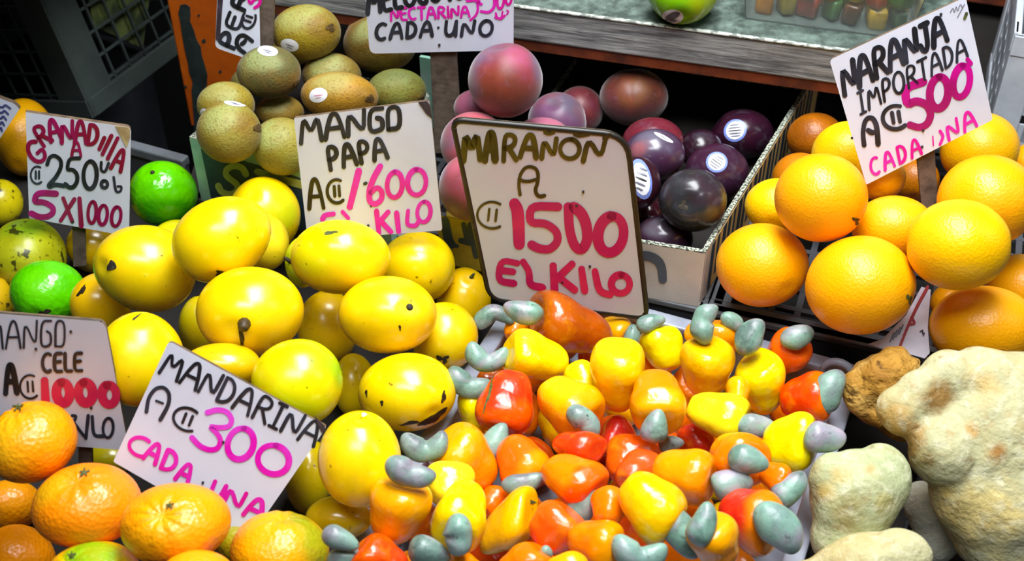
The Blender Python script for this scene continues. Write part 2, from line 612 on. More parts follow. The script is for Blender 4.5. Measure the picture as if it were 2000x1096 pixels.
def fruit(key, name, kind, e, col, label, cat, group, stem=None, back=False, tints=(), sup='low', depth=1.0, D=None, near=None, seed=None, lift=1.0):
    """e=(cx,cy,rx,ry,rot): where and how large the fruit shows; it is settled onto what lies under it"""
    cx, cy, rx, ry = e[:4]
    rot = e[4] if len(e) > 4 else 0
    rs = np.random.RandomState(seed if seed is not None else (hash_(key) % 99991))
    hz = (rx + ry) / 2 * depth
    if lift != 1.0:
        D = settle(cx, cy, rx, ry, rot, hz, SUP[sup], None, near, commit=False) * lift
    D = settle(cx, cy, rx, ry, rot, hz, SUP[sup], D, near)
    if stem is None:
        zd = np.array([rs.uniform(-.5, .5), rs.uniform(.2, .8), -.6])
        zd /= np.linalg.norm(zd)
    else:
        zd = dir_px(stem, cx, cy, rx, ry, rot, back)
    R = frame_z(zd, rs.uniform(0, 6.28))
    V = body(kind, rs) @ R.T
    a = math.radians(rot)
    M = np.array([[math.cos(a), math.sin(a), 0], [-math.sin(a), math.cos(a), 0], [0, 0, 1.]])
    W = V @ M.T
    W -= (W.max(0) + W.min(0)) / 2
    tgt = np.array([rx, ry, hz]) * D / FPX
    W *= tgt / ((W.max(0) - W.min(0)) / 2)
    C = at(cx, cy, D)
    for _ in range(3):
        X = C + (W @ M) @ BASIS
        x, y, _d = px_of(X)
        dx, dy = x - cx, -(y - cy)
        p, q = dx * math.cos(a) + dy * math.sin(a), -dx * math.sin(a) + dy * math.cos(a)
        W[:, 0] *= 2 * rx / (p.max() - p.min())
        W[:, 1] *= 2 * ry / (q.max() - q.min())
        W[:, 0] -= ((p.max() + p.min()) / 2) * D / FPX
        W[:, 1] -= ((q.max() + q.min()) / 2) * D / FPX
    X = (W @ M) @ BASIS
    me = bpy.data.meshes.new(name)
    me.from_pydata(X.tolist(), [], TF)
    me.polygons.foreach_set('use_smooth', [True] * len(me.polygons))
    me.materials.append(MT[kind])
    U = V / np.linalg.norm(V, axis=1)[:, None]
    c = np.tile(lin(col), (len(TV), 1))
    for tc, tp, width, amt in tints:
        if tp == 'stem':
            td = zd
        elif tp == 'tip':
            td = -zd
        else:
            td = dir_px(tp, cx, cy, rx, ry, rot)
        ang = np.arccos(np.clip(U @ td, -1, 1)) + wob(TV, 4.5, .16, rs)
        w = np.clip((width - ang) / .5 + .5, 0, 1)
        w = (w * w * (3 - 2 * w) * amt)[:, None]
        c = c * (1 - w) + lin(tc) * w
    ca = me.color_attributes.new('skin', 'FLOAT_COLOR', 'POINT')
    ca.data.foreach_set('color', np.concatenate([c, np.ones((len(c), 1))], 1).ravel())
    me.update()
    o = link(name, me, None, C)
    tag(o, label, cat, group)
    FRUIT[key] = dict(o=o, C=C, D=D, e=(cx, cy, rx, ry, rot), bvh=BVHTree.FromPolygons((X + C).tolist(), TF), zd=zd)
    return o


def hash_(s):
    h = 17
    for ch in str(s):
        h = (h * 31 + ord(ch)) % 1000003
    return h


def hit(F, px, py):
    d = ray(px, py)
    d = d / np.linalg.norm(d)
    loc, nrm, i, dist = F['bvh'].ray_cast(Vector(EYE), Vector(d))
    if loc is None:
        p = Vector(EYE + ray(px, py) * F['D'])
        loc, nrm, i, dist = F['bvh'].find_nearest(p)
    return np.array(loc), np.array(nrm)


def patch(key, name, px, py, rx, ry, rot, mat, off=.0004, shape=None, rings=5, n=22, thick=None, extra=()):
    """a thin piece lying on the skin of a fruit: sticker, scar, calyx"""
    F = FRUIT[key]
    mb = MB()

    def disc(px, py, rx, ry, rot, off, mi, shape=None, rings=5, n=22):
        a = math.radians(rot)
        vs = []
        for r in range(rings + 1):
            for k in range(n if r else 1):
                t = 2 * math.pi * k / n
                q = r / rings * (shape(t) if shape else 1)
                x, y = q * rx * math.cos(t), q * ry * math.sin(t)
                P, N = hit(F, px + x * math.cos(a) - y * math.sin(a), py - (x * math.sin(a) + y * math.cos(a)))
                vs.append(P + N * off)
        fs = [(0, 1 + k, 1 + (k + 1) % n) for k in range(n)]
        for r in range(rings - 1):
            for k in range(n):
                A, B = 1 + r * n + k, 1 + r * n + (k + 1) % n
                fs.append((A, A + n, B + n, B))
        mb.add(vs, fs, mi)

    mats = mat if isinstance(mat, (list, tuple)) else [mat]
    disc(px, py, rx, ry, rot, off, 0, shape, rings, n)
    for i, (dx, dy, x, y, r, mi) in enumerate(extra):
        disc(px + dx, py + dy, x, y, r, off + .00025 * (1 + min(i, 2)), mi, None, 3, 14)
    return mb.build(name, [MT[m] for m in mats], F['o'], smooth=True)


def sticker(key, px, py, rx, ry, rot=0, style='blue'):
    if style == 'blue':
        ex = [(0, 0, rx * .80, ry * .80, rot, 1)]
        for dx, w, mi in ((-.5, .42, 2), (-.25, .55, 2), (0, .6, 3), (.25, .55, 2), (.5, .42, 2)):
            a = math.radians(rot - 35 + 90)
            ex.append((dx * rx * math.cos(a), -dx * ry * math.sin(a), rx * w, ry * .045, rot - 35, mi))
        return patch(key, 'sticker', px, py, rx, ry, rot, ['sticker_blue', 'sticker_white', 'sticker_grey', 'sticker_black'], extra=ex)
    if style == 'black':
        ex = [(0, -ry * .1, rx * .75, ry * .5, rot + 25, 1), (0, ry * .45, rx * .5, ry * .08, rot, 1), (0, ry * .62, rx * .35, ry * .06, rot, 1)]
        return patch(key, 'sticker', px, py, rx, ry, rot, ['sticker_white', 'sticker_grey'], extra=ex)
    ex = [(0, 0, rx * .5, ry * .09, rot - 8, 1), (0, ry * .34, rx * .36, ry * .06, rot - 8, 1)]
    return patch(key, 'sticker', px, py, rx, ry, rot, ['sticker_white', 'sticker_red' if style == 'red' else 'sticker_grey'], extra=ex)


def ragged(seed, amp=.35, k=3):
    rs = np.random.RandomState(seed)
    ph = rs.uniform(0, 6.28, 4)
    return lambda t: 1 - amp / 2 + amp * (.5 * math.sin(k * t + ph[0]) + .3 * math.sin(2 * t + ph[1]) + .2 * math.sin((k + 3) * t + ph[2]))


def star(t):
    return .62 + .38 * math.cos(5 * t)


def calyx(key, px, py, r, mat='calyx', name='calyx'):
    return patch(key, name, px, py, r, r * .75, 20, mat, off=.0012, shape=star, rings=4, n=30)


def blemish(key, px, py, rx, ry, rot=0, seed=1, mat='blemish', name='blemish'):
    return patch(key, name, px, py, rx, ry, rot, mat, off=.0003, shape=ragged(seed), rings=4, n=28)


def knob(key, px, py, r, length, mat='stem', tilt=(0, 0), name='stem'):
    F = FRUIT[key]
    P, N = hit(F, px, py)
    s = F['D'] / FPX
    t = tilt[0] * AX_R - tilt[1] * AX_U
    mb = MB()
    pts = [P - N * r * s * .5, P + N * length * s * .35 + t * s * .3, P + N * length * s * .8 + t * s * .7, P + N * length * s + t * s]
    mb.tube(pts, [r * s * 1.15, r * s * .8, r * s * .75, r * s * .45], 10)
    return mb.build(name, MT[mat], F['o'], smooth=True)


def nut(key, cx, cy, L, Wd, ang, bend, tilt=0.0, near=None, fat=.25):
    """kidney-shaped raw cashew hanging from the apple; ang is the chord's direction in the picture, bend its total turn in degrees"""
    F = FRUIT[key]
    rs = np.random.RandomState(hash_(key + 'nut'))
    ecx, ecy, erx, ery, erot = F['e']
    L, Wd = L * 1.05, Wd * 1.12
    if abs(bend) >= 120:
        bend *= 1.25
    elif abs(bend) <= 50:
        fat += .25
    n, m = 30, 18
    b = math.radians(bend)
    t = -.5 * np.cos(np.linspace(0, math.pi, n))
    if abs(b) > .05:
        x, y = np.sin(b * t) / b, (np.cos(b * t) - 1) / b
    else:
        x, y = t.copy(), 0 * t
    s = t + .5
    rad = np.clip(1 - np.abs(2 * s - 1) ** 2.6, 0, 1) ** .5 * (1 + fat * (1 - 2 * s) * .6)
    if abs(bend) > 90:                                  # the pinched waist of a strongly curled nut
        rad *= 1 - .16 * np.exp(-((s - .55) / .16) ** 2)
    r = rad * Wd / 2
    lo, hi = (x - 0).min(), x.max()
    x = (x - (lo + hi) / 2) * (L / (hi - lo)) * (1 if abs(bend) < 90 else .92)
    y = y * (L / (hi - lo))
    y -= (y.max() + y.min()) / 2
    zt = t * tilt * L
    a = math.radians(ang)
    pts = np.stack([x * math.cos(a) - y * math.sin(a), x * math.sin(a) + y * math.cos(a), zt], 1)
    r = np.maximum(r, .01 * Wd)
    # where it hangs
    q = ((cx - ecx) / erx) ** 2 + ((cy - ecy) / ery) ** 2
    if q < .8:
        P, _ = hit(F, cx, cy)
        Dn = float(px_of(P)[2]) - Wd * .32 * F['D'] / FPX
    else:
        Dn = F['D'] * (1 - .1 * Wd / FPX)
    if near is not None:
        Dn = near
    hz = Wd * .5
    Ds = settle(cx, cy, L * .45, max(Wd, (pts[:, 1].max() - pts[:, 1].min())) * .4, ang, hz * .8, SUP['low'], commit=False)
    own = q < 1.15
    D = min(Dn, Ds) if not own else min(Dn, max(Ds, Dn - Wd * .35 * F['D'] / FPX))
    settle(cx, cy, L * .42, Wd * .45, ang, hz, SUP['low'], D=D)
    sc = D / FPX
    vs, fs = [], []
    N = len(pts)
    for i in range(N):
        d = pts[min(i + 1, N - 1)] - pts[max(i - 1, 0)]
        d /= np.linalg.norm(d) + 1e-9
        e1 = np.array([-d[1], d[0], 0])
        e1 /= np.linalg.norm(e1) + 1e-9
        e2 = np.cross(d, e1)
        for kk in range(m):
            al = 2 * math.pi * kk / m
            vs.append(pts[i] + r[i] * (e1 * math.cos(al) + e2 * math.sin(al) * .88))
    for i in range(N - 1):
        for kk in range(m):
            k2 = (kk + 1) % m
            fs.append((i * m + kk, i * m + k2, (i + 1) * m + k2, (i + 1) * m + kk))
    fs += [tuple(range(m - 1, -1, -1)), tuple((N - 1) * m + kk for kk in range(m))]
    V = np.array(vs)
    V *= (1 + wob(V / Wd * 2, 2.6, .05, rs))[:, None]
    X = (V * sc) @ BASIS + at(cx, cy, D) - F['C']
    me = bpy.data.meshes.new('nut')
    me.from_pydata(X.tolist(), [], fs)
    bm = bmesh.new()
    bm.from_mesh(me)
    bmesh.ops.recalc_face_normals(bm, faces=bm.faces)
    bm.to_mesh(me)
    bm.free()
    me.polygons.foreach_set('use_smooth', [True] * len(me.polygons))
    me.materials.append(MT['nut'])
    base = np.array([lin((98, 128, 116)), lin((122, 152, 142)), lin((112, 118, 122)), lin((86, 108, 100))])[rs.randint(4)]
    c = np.tile(np.append(base, 1), (len(vs), 1))
    ca = me.color_attributes.new('skin', 'FLOAT_COLOR', 'POINT')
    ca.data.foreach_set('color', c.ravel())
    o = link('nut', me, F['o'])
    o['label'] = 'grey-green raw cashew nut'
    return o


# ------------------------------------------------------------------ strokes and signs
def arc(cx, cy, rx, ry, a0, a1, n=18):
    return [(cx + rx * math.cos(math.radians(a0 + (a1 - a0) * i / (n - 1))), cy + ry * math.sin(math.radians(a0 + (a1 - a0) * i / (n - 1)))) for i in range(n)]


GL = {
    'A': ([[(0, 0), (.14, .5), (.33, .92), (.5, 1), (.67, .92), (.86, .5), (1, 0)], [(.14, .40), (.86, .40)]], 1),
    '^': ([[(0, 0), (.42, 1), (.58, 1), (1, 0)], [(.2, .38), (.82, .38)]], 1),
    'a': ([[(.06, .02), (0, .35), (.05, .7), (.25, .95), (.5, 1), (.75, .92), (.84, .7), (.8, .4), (.7, .2), (.76, .02), (.9, -.06), (1.1, -.02)], [(.02, .55), (.2, .48), (.45, .47), (.78, .55)]], .85),
    'h': ([[(0, 0), (.02, .45), (.2, .85), (.45, 1), (.72, .95), (.86, .7), (.85, .35), (.8, -.05)], [(.35, .52), (.52, .42), (.62, .42)]], .9),
    'C': ([arc(.58, .5, .58, .5, 60, 300)], .85),
    'D': ([[(.08, 0), (.08, 1)], [(.08, 1), (.45, 1), (.8, .82), (.95, .5), (.8, .18), (.45, .02), (.08, 0)]], .85),
    'E': ([[(.95, 1), (.06, 1), (.06, 0), (.95, 0)], [(.06, .52), (.8, .55)]], .75),
    'G': ([[(.92, .86), (.7, .98), (.42, .98), (.15, .78), (.04, .45), (.15, .14), (.45, .0), (.78, .06), (.95, .28), (.92, .45), (.55, .42)]], .9),
    'g': ([[(.95, 1), (.12, 1), (.04, 0), (.95, .06), (.92, .52), (.58, .6)]], .8),
    'I': ([[(.5, 0), (.5, 1)]], .22),
    'i': ([[(.1, 0), (.9, 0)], [(.5, 0), (.5, 1)], [(.1, 1), (.9, 1)]], .6),
    'J': ([[(.3, 1), (1, 1)], [(.75, 1), (.78, .3), (.6, .04), (.3, .02), (.05, .3)]], .75),
    'K': ([[(.08, 0), (.08, 1)], [(.95, 1), (.1, .42)], [(.3, .55), (1, 0)]], .85),
    'L': ([[(.12, 1), (.1, 0), (.98, 0)]], .7),
    'M': ([[(0, 0), (.16, 1), (.5, .3), (.84, 1), (1, 0)]], 1.1),
    'N': ([[(0, 0), (.06, 1), (.92, 0), (1, 1)]], .9),
    'O': ([arc(.5, .5, .5, .5, 90, 450, 26)], .95),
    'o': ([[(.05, .02), (.05, 1), (.95, 1), (.95, 0), (.05, .02)]], .7),
    'P': ([[(.1, 0), (.12, 1), (.6, 1), (.9, .85), (.9, .62), (.6, .46), (.1, .45)]], .8),
    'R': ([[(.1, 0), (.12, 1), (.6, 1), (.9, .86), (.86, .62), (.55, .5), (.1, .48)], [(.45, .48), (1, 0)]], .9),
    'S': ([[(.95, .82), (.7, 1), (.3, 1), (.06, .8), (.15, .58), (.8, .42), (.95, .2), (.7, 0), (.3, 0), (.05, .18)]], .8),
    'T': ([[(0, 1), (1, 1)], [(.5, 1), (.5, 0)]], .8),
    'U': ([[(.05, 1), (.05, .3), (.25, .02), (.6, .02), (.85, .25), (.95, 1)], [(.95, 1), (1, 0)]], .85),
    'u': ([[(.05, 1), (.08, .25), (.35, 0), (.7, .1), (.95, 1)]], .8),
    'X': ([[(0, 0), (1, 1)], [(.08, 1), (.95, 0)]], .75),
    '0': ([arc(.5, .5, .5, .5, 100, 460, 26)], .75),
    '1': ([[(.5, 0), (.5, 1)]], .3),
    '2': ([[(.05, .72), (.2, .95), (.5, 1), (.85, .85), (.85, .6), (.5, .28), (.1, .08), (.1, .0), (.45, .08), (1, .02)]], .75),
    '3': ([[(.05, .92), (.4, 1), (.85, .92), (.9, .74), (.55, .56), (.3, .56), (.75, .5), (.98, .28), (.75, .04), (.35, -.02), (.0, .14)]], .8),
    '5': ([[(1, 1), (.16, .97), (.06, .56), (.5, .62), (.92, .46), (.98, .22), (.72, .02), (.35, -.02), (.0, .1)]], .8),
    '6': ([[(.62, 1), (.3, .7), (.08, .35), (.2, .05), (.55, 0), (.92, .14), (.9, .36), (.55, .46), (.22, .3)]], .75),
    '₡': ([arc(.58, .5, .58, .5, 62, 308), [(.45, .3), (.45, .72)], [(.74, .3), (.74, .72)]], .85),
    '.': ([[(.48, .5), (.55, .52)]], .35),
    '~': ([[(0, .1), (.3, .5), (.6, .3), (1, .6)]], .9),
    ' ': ([], .5),
}


def ribbon(pts, w):
    """one brush stroke as quads and round ends, in picture units"""
    P = [np.array(p, float) for p in pts]
    Q = [P[0]]
    for p in P[1:]:
        if np.linalg.norm(p - Q[-1]) > .15:
            Q.append(p)
    if len(Q) == 1:
        Q.append(Q[0] + np.array([w * .1, 0]))
    # soften the corners
    for f in (.78, .75):
        if len(Q) > 2:
            R = [Q[0]]
            for a, b in zip(Q[:-1], Q[1:]):
                R += [a * f + b * (1 - f), a * (1 - f) + b * f]
            R.append(Q[-1])
            Q = R
    n = len(Q)
    Ls, Rs = [], []
    for i in range(n):
        d = Q[min(i + 1, n - 1)] - Q[max(i - 1, 0)]
        d /= np.linalg.norm(d) + 1e-9
        nn = np.array([-d[1], d[0]])
        ww = w / 2 * (1 + .09 * math.sin(4.0 * i / n + Q[0][0]))
        Ls.append(Q[i] + nn * ww)
        Rs.append(Q[i] - nn * ww)
    vs = Ls + Rs
    fs = [(i, i + 1, n + i + 1, n + i) for i in range(n - 1)]
    for c, d in ((Q[0], Q[0] - Q[1]), (Q[-1], Q[-1] - Q[-2])):
        a0 = math.atan2(d[1], d[0])
        b = len(vs)
        vs = vs + [c + w / 2 * .98 * np.array([math.cos(a0 + t), math.sin(a0 + t)]) for t in np.linspace(-math.pi / 2, math.pi / 2, 8)]
        fs.append(tuple(range(b, b + 8)))
    return vs, fs


class Plane:
    def __init__(self, P0, n):
        self.P0, self.n = np.asarray(P0, float), np.asarray(n, float) / np.linalg.norm(n)

    def px(self, x, y, off=0.0):
        d = ray(x, y)
        t = ((self.P0 + self.n * off - EYE) @ self.n) / (d @ self.n)
        return EYE + d * t


def draw(plane, strokes, name, mat, parent, off=.0006):
    """strokes=[(points in picture pixels, width)] put onto a plane of the place as one piece of lettering"""
    mb = MB()
    for i, (pts, w) in enumerate(strokes):
        vs, fs = ribbon(pts, w)
        mb.add([plane.px(v[0], v[1], off + .00003 * (i % 7)) for v in vs], fs)
    return mb.build(name, MT[mat], parent)


def word(text, p0, p1, h0, h1=None, w=6, slant=0, gap=.22):
    """letters of a word along the baseline p0-p1 in picture pixels"""
    h1 = h0 if h1 is None else h1
    p0, p1 = np.array(p0, float), np.array(p1, float)
    ws = [GL[c][1] for c in text]
    tot = sum(ws) + gap * (len(text) - 1)
    d = p1 - p0
    L = np.linalg.norm(d)
    u = d / L
    up = np.array([u[1], -u[0]])
    a = math.radians(slant)
    up = up * math.cos(a) + u * math.sin(a)
    out, x = [], 0.0
    for c, cw in zip(text, ws):
        for st in GL[c][0]:
            pts = []
            for gx, gy in st:
                s = (x + gx * cw) / tot
                h = h0 + (h1 - h0) * s
                pts.append(p0 + d * s + up * gy * h)
            out.append((pts, w))
        x += cw + gap
    return out


def letter(c, cx, cy, w, h, rot=0, sw=6):
    """one letter centred at a picture point, rot degrees anticlockwise"""
    a = math.radians(rot)
    out = []
    for st in GL[c][0]:
        pts = []
        for gx, gy in st:
            x, y = (gx - .5) * w, (gy - .5) * h
            pts.append((cx + x * math.cos(a) - y * math.sin(a), cy - (x * math.sin(a) + y * math.cos(a))))
        out.append((pts, sw))
    return out


def rounded(poly, rads):
    out = []
    n = len(poly)
    if np.isscalar(rads):
        rads = [rads] * n
    for i in range(n):
        p, a, b = (np.array(poly[k], float) for k in (i, i - 1, (i + 1) % n))
        r = rads[i]
        if r < 1:
            out.append(tuple(p))
            continue
        u, v = (a - p) / np.linalg.norm(a - p), (b - p) / np.linalg.norm(b - p)
        A, B = p + u * r, p + v * r
        for t in np.linspace(0, 1, 7):
            out.append(tuple((1 - t) ** 2 * A + 2 * t * (1 - t) * p + t * t * B))
    return out


def in_poly(poly):
    inside = np.zeros(GX.shape, bool)
    n = len(poly)
    for i in range(n):
        x0, y0 = poly[i]
        x1, y1 = poly[(i + 1) % n]
        if y0 == y1:
            continue
        c = ((y0 > GY) != (y1 > GY)) & (GX < (x1 - x0) * (GY - y0) / (y1 - y0) + x0)
        inside ^= c
    return inside


def price_sign(corners, yaw, lean, label, texts, rads=3, D=None, near=None, mat='board', thick=.004, edging=None, stake=None, extras=(), nails=(), sup='low', clear=.004):
    poly = rounded(corners, rads)
    a, b = math.radians(yaw), math.radians(lean)
    n = np.array([-math.sin(a) * math.cos(b), -math.cos(a) * math.cos(b), math.sin(b)])
    c0 = np.mean(np.array(corners, float), 0)
    d0 = ray(*c0)
    m = in_poly(poly)
    k = (n @ d0) / (GRAY[m] @ n)
    if D is None:
        mm = m.copy()
        for sp in ([] if not stake else [stake] if not isinstance(stake[0][0], (list, tuple)) else stake):
            mm |= in_poly(sp)
        Z = np.minimum(SUP[sup][mm], OCC[mm])
        D = float(((Z - thick - clear) / ((n @ d0) / (GRAY[mm] @ n))).min())
        if near is not None:
            D = min(D, near)
    OCC[m] = np.minimum(OCC[m], D * k)
    pl = Plane(EYE + d0 * D, n)
    low = max(corners, key=lambda p: p[1])
    root = empty('price_sign', pl.px(c0[0], low[1]), label, 'sign', 'hand-lettered price signs')
    mb = MB()
    mb.prism([pl.px(x, y) for x, y in poly], -n * thick, 0, 1, 1)
    bd = mb.build('board', [MT[mat], MT['board_core']], root)
    if edging:
        idx, wpx, em = edging
        pts = poly if idx is None else poly[idx[0]:idx[1]]
        mb = MB()
        P = [pl.px(x, y, -thick * .3) for x, y in pts]
        if idx is None:
            P = P + [P[0], P[1]]
        mb.tube(P, wpx / 2 * D / FPX, 8)
        mb.build('edging', MT[em], root, smooth=True)
    for mt, strokes in texts:
        draw(pl, strokes, 'lettering', mt, bd)
    for ex_poly, mt, nm in extras:
        mb = MB()
        mb.prism([pl.px(x, y, .0009) for x, y in ex_poly], -n * .0006)
        mb.build(nm, MT[mt], bd)
    for x, y in nails:
        mb = MB()
        c = pl.px(x, y, .0008)
        mb.tube([c - n * .001, c + n * .0004], 2.6 * D / FPX, 10)
        mb.build('nail', MT['nail'], bd)
    if stake:
        for sp in ([stake] if not isinstance(stake[0][0], (list, tuple)) else stake):
            ms = in_poly(sp)
            OCC[ms] = np.minimum(OCC[ms], D * (n @ d0) / (GRAY[ms] @ n))
        mb = MB()
        for sp in ([stake] if not isinstance(stake[0][0], (list, tuple)) else stake):
            mb.prism([pl.px(x, y, -thick - .0005) for x, y in sp], -n * .008)
        mb.build('stake', MT['stake'], root, bevel=.0008)
    return root, pl, D

# ================================================================== the setting and the stall
def kind(o, k='structure'):
    o['kind'] = k
    return o


Z1, Z2, Z3 = CAM_H - H1, CAM_H - H2, CAM_H - H3
ez = np.array([0, 0, 1.0])


def v3(x, y, z):
    return np.array([x, y, z], float)


def dirs(yaw):
    a = math.radians(yaw)
    return np.array([math.cos(a), -math.sin(a), 0]), np.array([math.sin(a), math.cos(a), 0])


mb = MB()
mb.box((0, 1.2, -.02), (2.6, 0, 0), (0, 2.2, 0), (0, 0, .02))
kind(mb.build('floor', MT['concrete']))
mb = MB()
mb.box((0, 2.25, 1.4), (2.6, 0, 0), (0, .03, 0), (0, 0, 1.4))
kind(mb.build('wall_back', MT['black_wall']))

bench = empty('display_bench', (0, 1.1, 0), 'dark stained wooden bench under all the fruit piles', 'bench')
mb = MB()
mb.prism([v3(x, y, Z1) for x, y in ((-1.25, .30), (1.25, .30), (1.25, 1.94), (-.372, 1.94), (-.372, 1.215), (-.51, 1.215), (-.53, 1.315), (-1.25, 1.315))], -ez * .04)
mb.build('bench_top', MT['bench'], bench)
for sx, sy1 in ((-1.15, 1.15), (1.15, 1.86)):
    for sy in (.38, sy1):
        mb = MB()
        mb.box((sx, sy, (Z1 - .04) / 2), (.035, 0, 0), (0, .035, 0), (0, 0, (Z1 - .04) / 2))
        mb.build('leg', MT['bench'], bench)


def rim_occ(P):
    """lets later things rest in front of a flat face of the place"""
    P = [np.asarray(p, float) for p in P]
    n = np.cross(P[1] - P[0], P[2] - P[0])
    n /= np.linalg.norm(n)
    x, y, _ = px_of(np.array(P))
    m = in_poly(list(zip(x, y)))
    OCC[m] = np.minimum(OCC[m], ((P[0] - EYE) @ n) / (GRAY[m] @ n))


def tier_crate(a0, a1, depth, label):
    o0 = EDGE0 + E1 * a0
    L = a1 - a0
    zb, zt = Z1, Z2
    c = o0 + E1 * L / 2 + E2 * depth / 2
    root = empty('plastic_crate', (c[0], c[1], zb), label, 'crate', 'upturned crates of the upper tier')
    h = (zt - zb) / 2
    zc = (zt + zb) / 2
    t = .005
    mb = MB()
    for s, nm in ((t, 'front'), (depth - t, 'back')):
        mb.box(o0 + E1 * L / 2 + E2 * s + ez * zc, E1 * L / 2, E2 * t, ez * h)
    for s in (t, L - t):
        mb.box(o0 + E1 * s + E2 * depth / 2 + ez * zc, E1 * t, E2 * (depth / 2 - 2 * t), ez * h)
    for k in range(1, int(L / .06)):                   # ribs on the outside
        mb.box(o0 + E1 * k * .06 - E2 * .002 + ez * (zc - .006), E1 * .002, E2 * .002, ez * (h - .014))
    mb.build('side_walls', MT['grey_plastic'], root, bevel=.0012)
    mb = MB()
    for s in (.007, depth - .007):
        mb.box(o0 + E1 * L / 2 + E2 * s + ez * (zt - .003), E1 * (L / 2 + .003), E2 * .0095, ez * .003)
    for s in (.007, L - .007):
        mb.box(o0 + E1 * s + E2 * depth / 2 + ez * (zt - .003), E1 * .0095, E2 * (depth / 2 - .017), ez * .003)
    mb.build('rim', MT['pale_plastic'], root, bevel=.001)
    mb = MB()
    k = .03
    while k < L - .02:
        mb.box(o0 + E1 * k + E2 * depth / 2 + ez * (zt - .0045), E1 * .003, E2 * (depth / 2 - .016), ez * .002)
        k += .024
    k = .03
    while k < depth - .02:
        mb.box(o0 + E1 * L / 2 + E2 * k + ez * (zt - .0045), E1 * (L / 2 - .016), E2 * .003, ez * .0022)
        k += .03
    mb.build('grid', MT['grey_plastic'], root)
    return root


tier_crate(-.015, .525, .22, 'dark grey upturned crate carrying the kiwi and plum boxes')
tier_crate(.532, 1.10, .36, 'dark grey slotted crate carrying the pile of oranges')


def wall(mb, p, q, z0, z1, t, mi=0, edge=None, inner=None):
    p, q = np.array([*p[:2], 0.]), np.array([*q[:2], 0.])
    d = (q - p) / np.linalg.norm(q - p)
    nn = np.array([-d[1], d[0], 0])                    # inwards for an anticlockwise outline
    A = [p + ez * z0, q + ez * z0, q + ez * z1, p + ez * z1]
    mb.prism(A, nn * t, mi, None, inner)
    if edge is not None:
        mb.box((p + q) / 2 + nn * t / 2 + ez * (z1 + .0006), (q - p) / 2, nn * t / 2, ez * .0006, edge)


def carton(fp, z0, tops, label, mats, group=None, liner=None):
    """open cardboard box: fp = FL, FR, BR, BL footprint"""
    c = np.mean(np.array(fp), 0)
    root = empty('cardboard_box', (c[0], c[1], z0), label, 'box', group)
    names = ['front_wall', 'end_wall', 'back_wall', 'end_wall']
    t = .0045
    P = []
    for i in range(4):
        p, q = np.array(fp[i], float), np.array(fp[(i + 1) % 4], float)
        mb = MB()
        d = (q - p) / np.linalg.norm(q - p)
        e = t * 1.02 if i in (1, 3) else 0
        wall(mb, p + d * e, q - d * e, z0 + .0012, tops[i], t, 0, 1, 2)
        P.append(mb.build(names[i], [MT[mats[i]], MT['flute'], MT['shaded_carton']], root))
    mb = MB()
    mb.prism([v3(*p, z0 + .0012) for p in fp], -ez * .0008)
    mb.build('bottom', MT[mats[0]], root)
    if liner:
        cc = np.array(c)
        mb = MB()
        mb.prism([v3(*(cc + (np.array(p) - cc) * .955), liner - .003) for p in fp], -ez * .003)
        mb.build('tray_liner', MT['shaded_carton'], root)
    return root, P


# kiwi box
KB = [(-.322, 1.070), (-.118, .986), (-.090, 1.205), (-.236, 1.272)]
kiwi_box, kw = carton(KB, Z2, [CAM_H - .712, CAM_H - .745, CAM_H - .745, CAM_H - .712], 'small mint and navy cardboard box heaped with kiwis', ['green_carton'] * 4, None, CAM_H - .738)


def side_plane(p, q):
    p, q = v3(*p, 0), v3(*q, 0)
    d = (q - p) / np.linalg.norm(q - p)
    return Plane(p, np.array([d[1], -d[0], 0]))


pl = side_plane(KB[0], KB[1])
mb = MB()
mb.prism([pl.px(x, y, .0006) for x, y in ((392, 290), (600, 352), (600, 455), (412, 386))], -pl.n * .0004)
mb.build('navy_panel', MT['navy_print'], kw[0])
draw(pl, word('ST', (420, 372), (520, 402), 58, 60, 13, 8, .3), 'lettering', 'olive_print', kw[0], .0011)
mb = MB()
mb.prism([pl.px(x, y, .0011) for x, y in ((520, 335), (600, 356), (600, 372), (520, 350))], -pl.n * .0003)
mb.build('olive_stripe', MT['olive_print'], kw[0])

kc = np.array([*KB[2], 0.])
mb = MB()
mb.prism([kc + E1 * -.010 + ez * (Z2 + .002), kc + E1 * .006 + ez * (Z2 + .002), kc + E1 * .006 + ez * (CAM_H - .700), kc + E1 * -.010 + ez * (CAM_H - .700)], E2 * .0045)
mb.build('corner_flap', MT['green_carton'], kiwi_box)

# peach and plum box
PB = [(-.062, .966), (.175, .903), (.345, 1.24), (.075, 1.32)]
plum_box, pw = carton(PB, Z2, [CAM_H - .726, CAM_H - .726, CAM_H - .762, CAM_H - .766], 'white printed cardboard box holding nectarines and dark plums', ['white_carton'] * 4, None, CAM_H - .782)
pl = side_plane(PB[0], PB[1])
mb = MB()
mb.prism([pl.px(x, y, .0006) for x, y in ((846, 418), (985, 446), (985, 540), (870, 515))], -pl.n * .0004)
mb.build('olive_panel', MT['olive_carton'], pw[0])
draw(pl, [([(868, 432), (876, 470), (882, 478)], 17), ([(876, 477), (893, 481)], 7), ([(905, 438), (912, 468)], 9), ([(900, 470), (930, 478)], 11), ([(918, 440), (930, 500)], 12)],
     'lettering', 'navy_print', pw[0], .0011)
draw(pl, [(arc(1256, 525, 37, 24, 175, 0, 14) and [(1219, 540), (1222, 515), (1236, 503), (1256, 499), (1274, 502), (1288, 512), (1293, 526), (1294, 540), (1294.5, 546)], 17)], 'lettering', 'grey_print', pw[0], .0008)
ps = side_plane(PB[1], PB[2])
A, B = v3(*PB[1], 0), v3(*PB[2], 0)
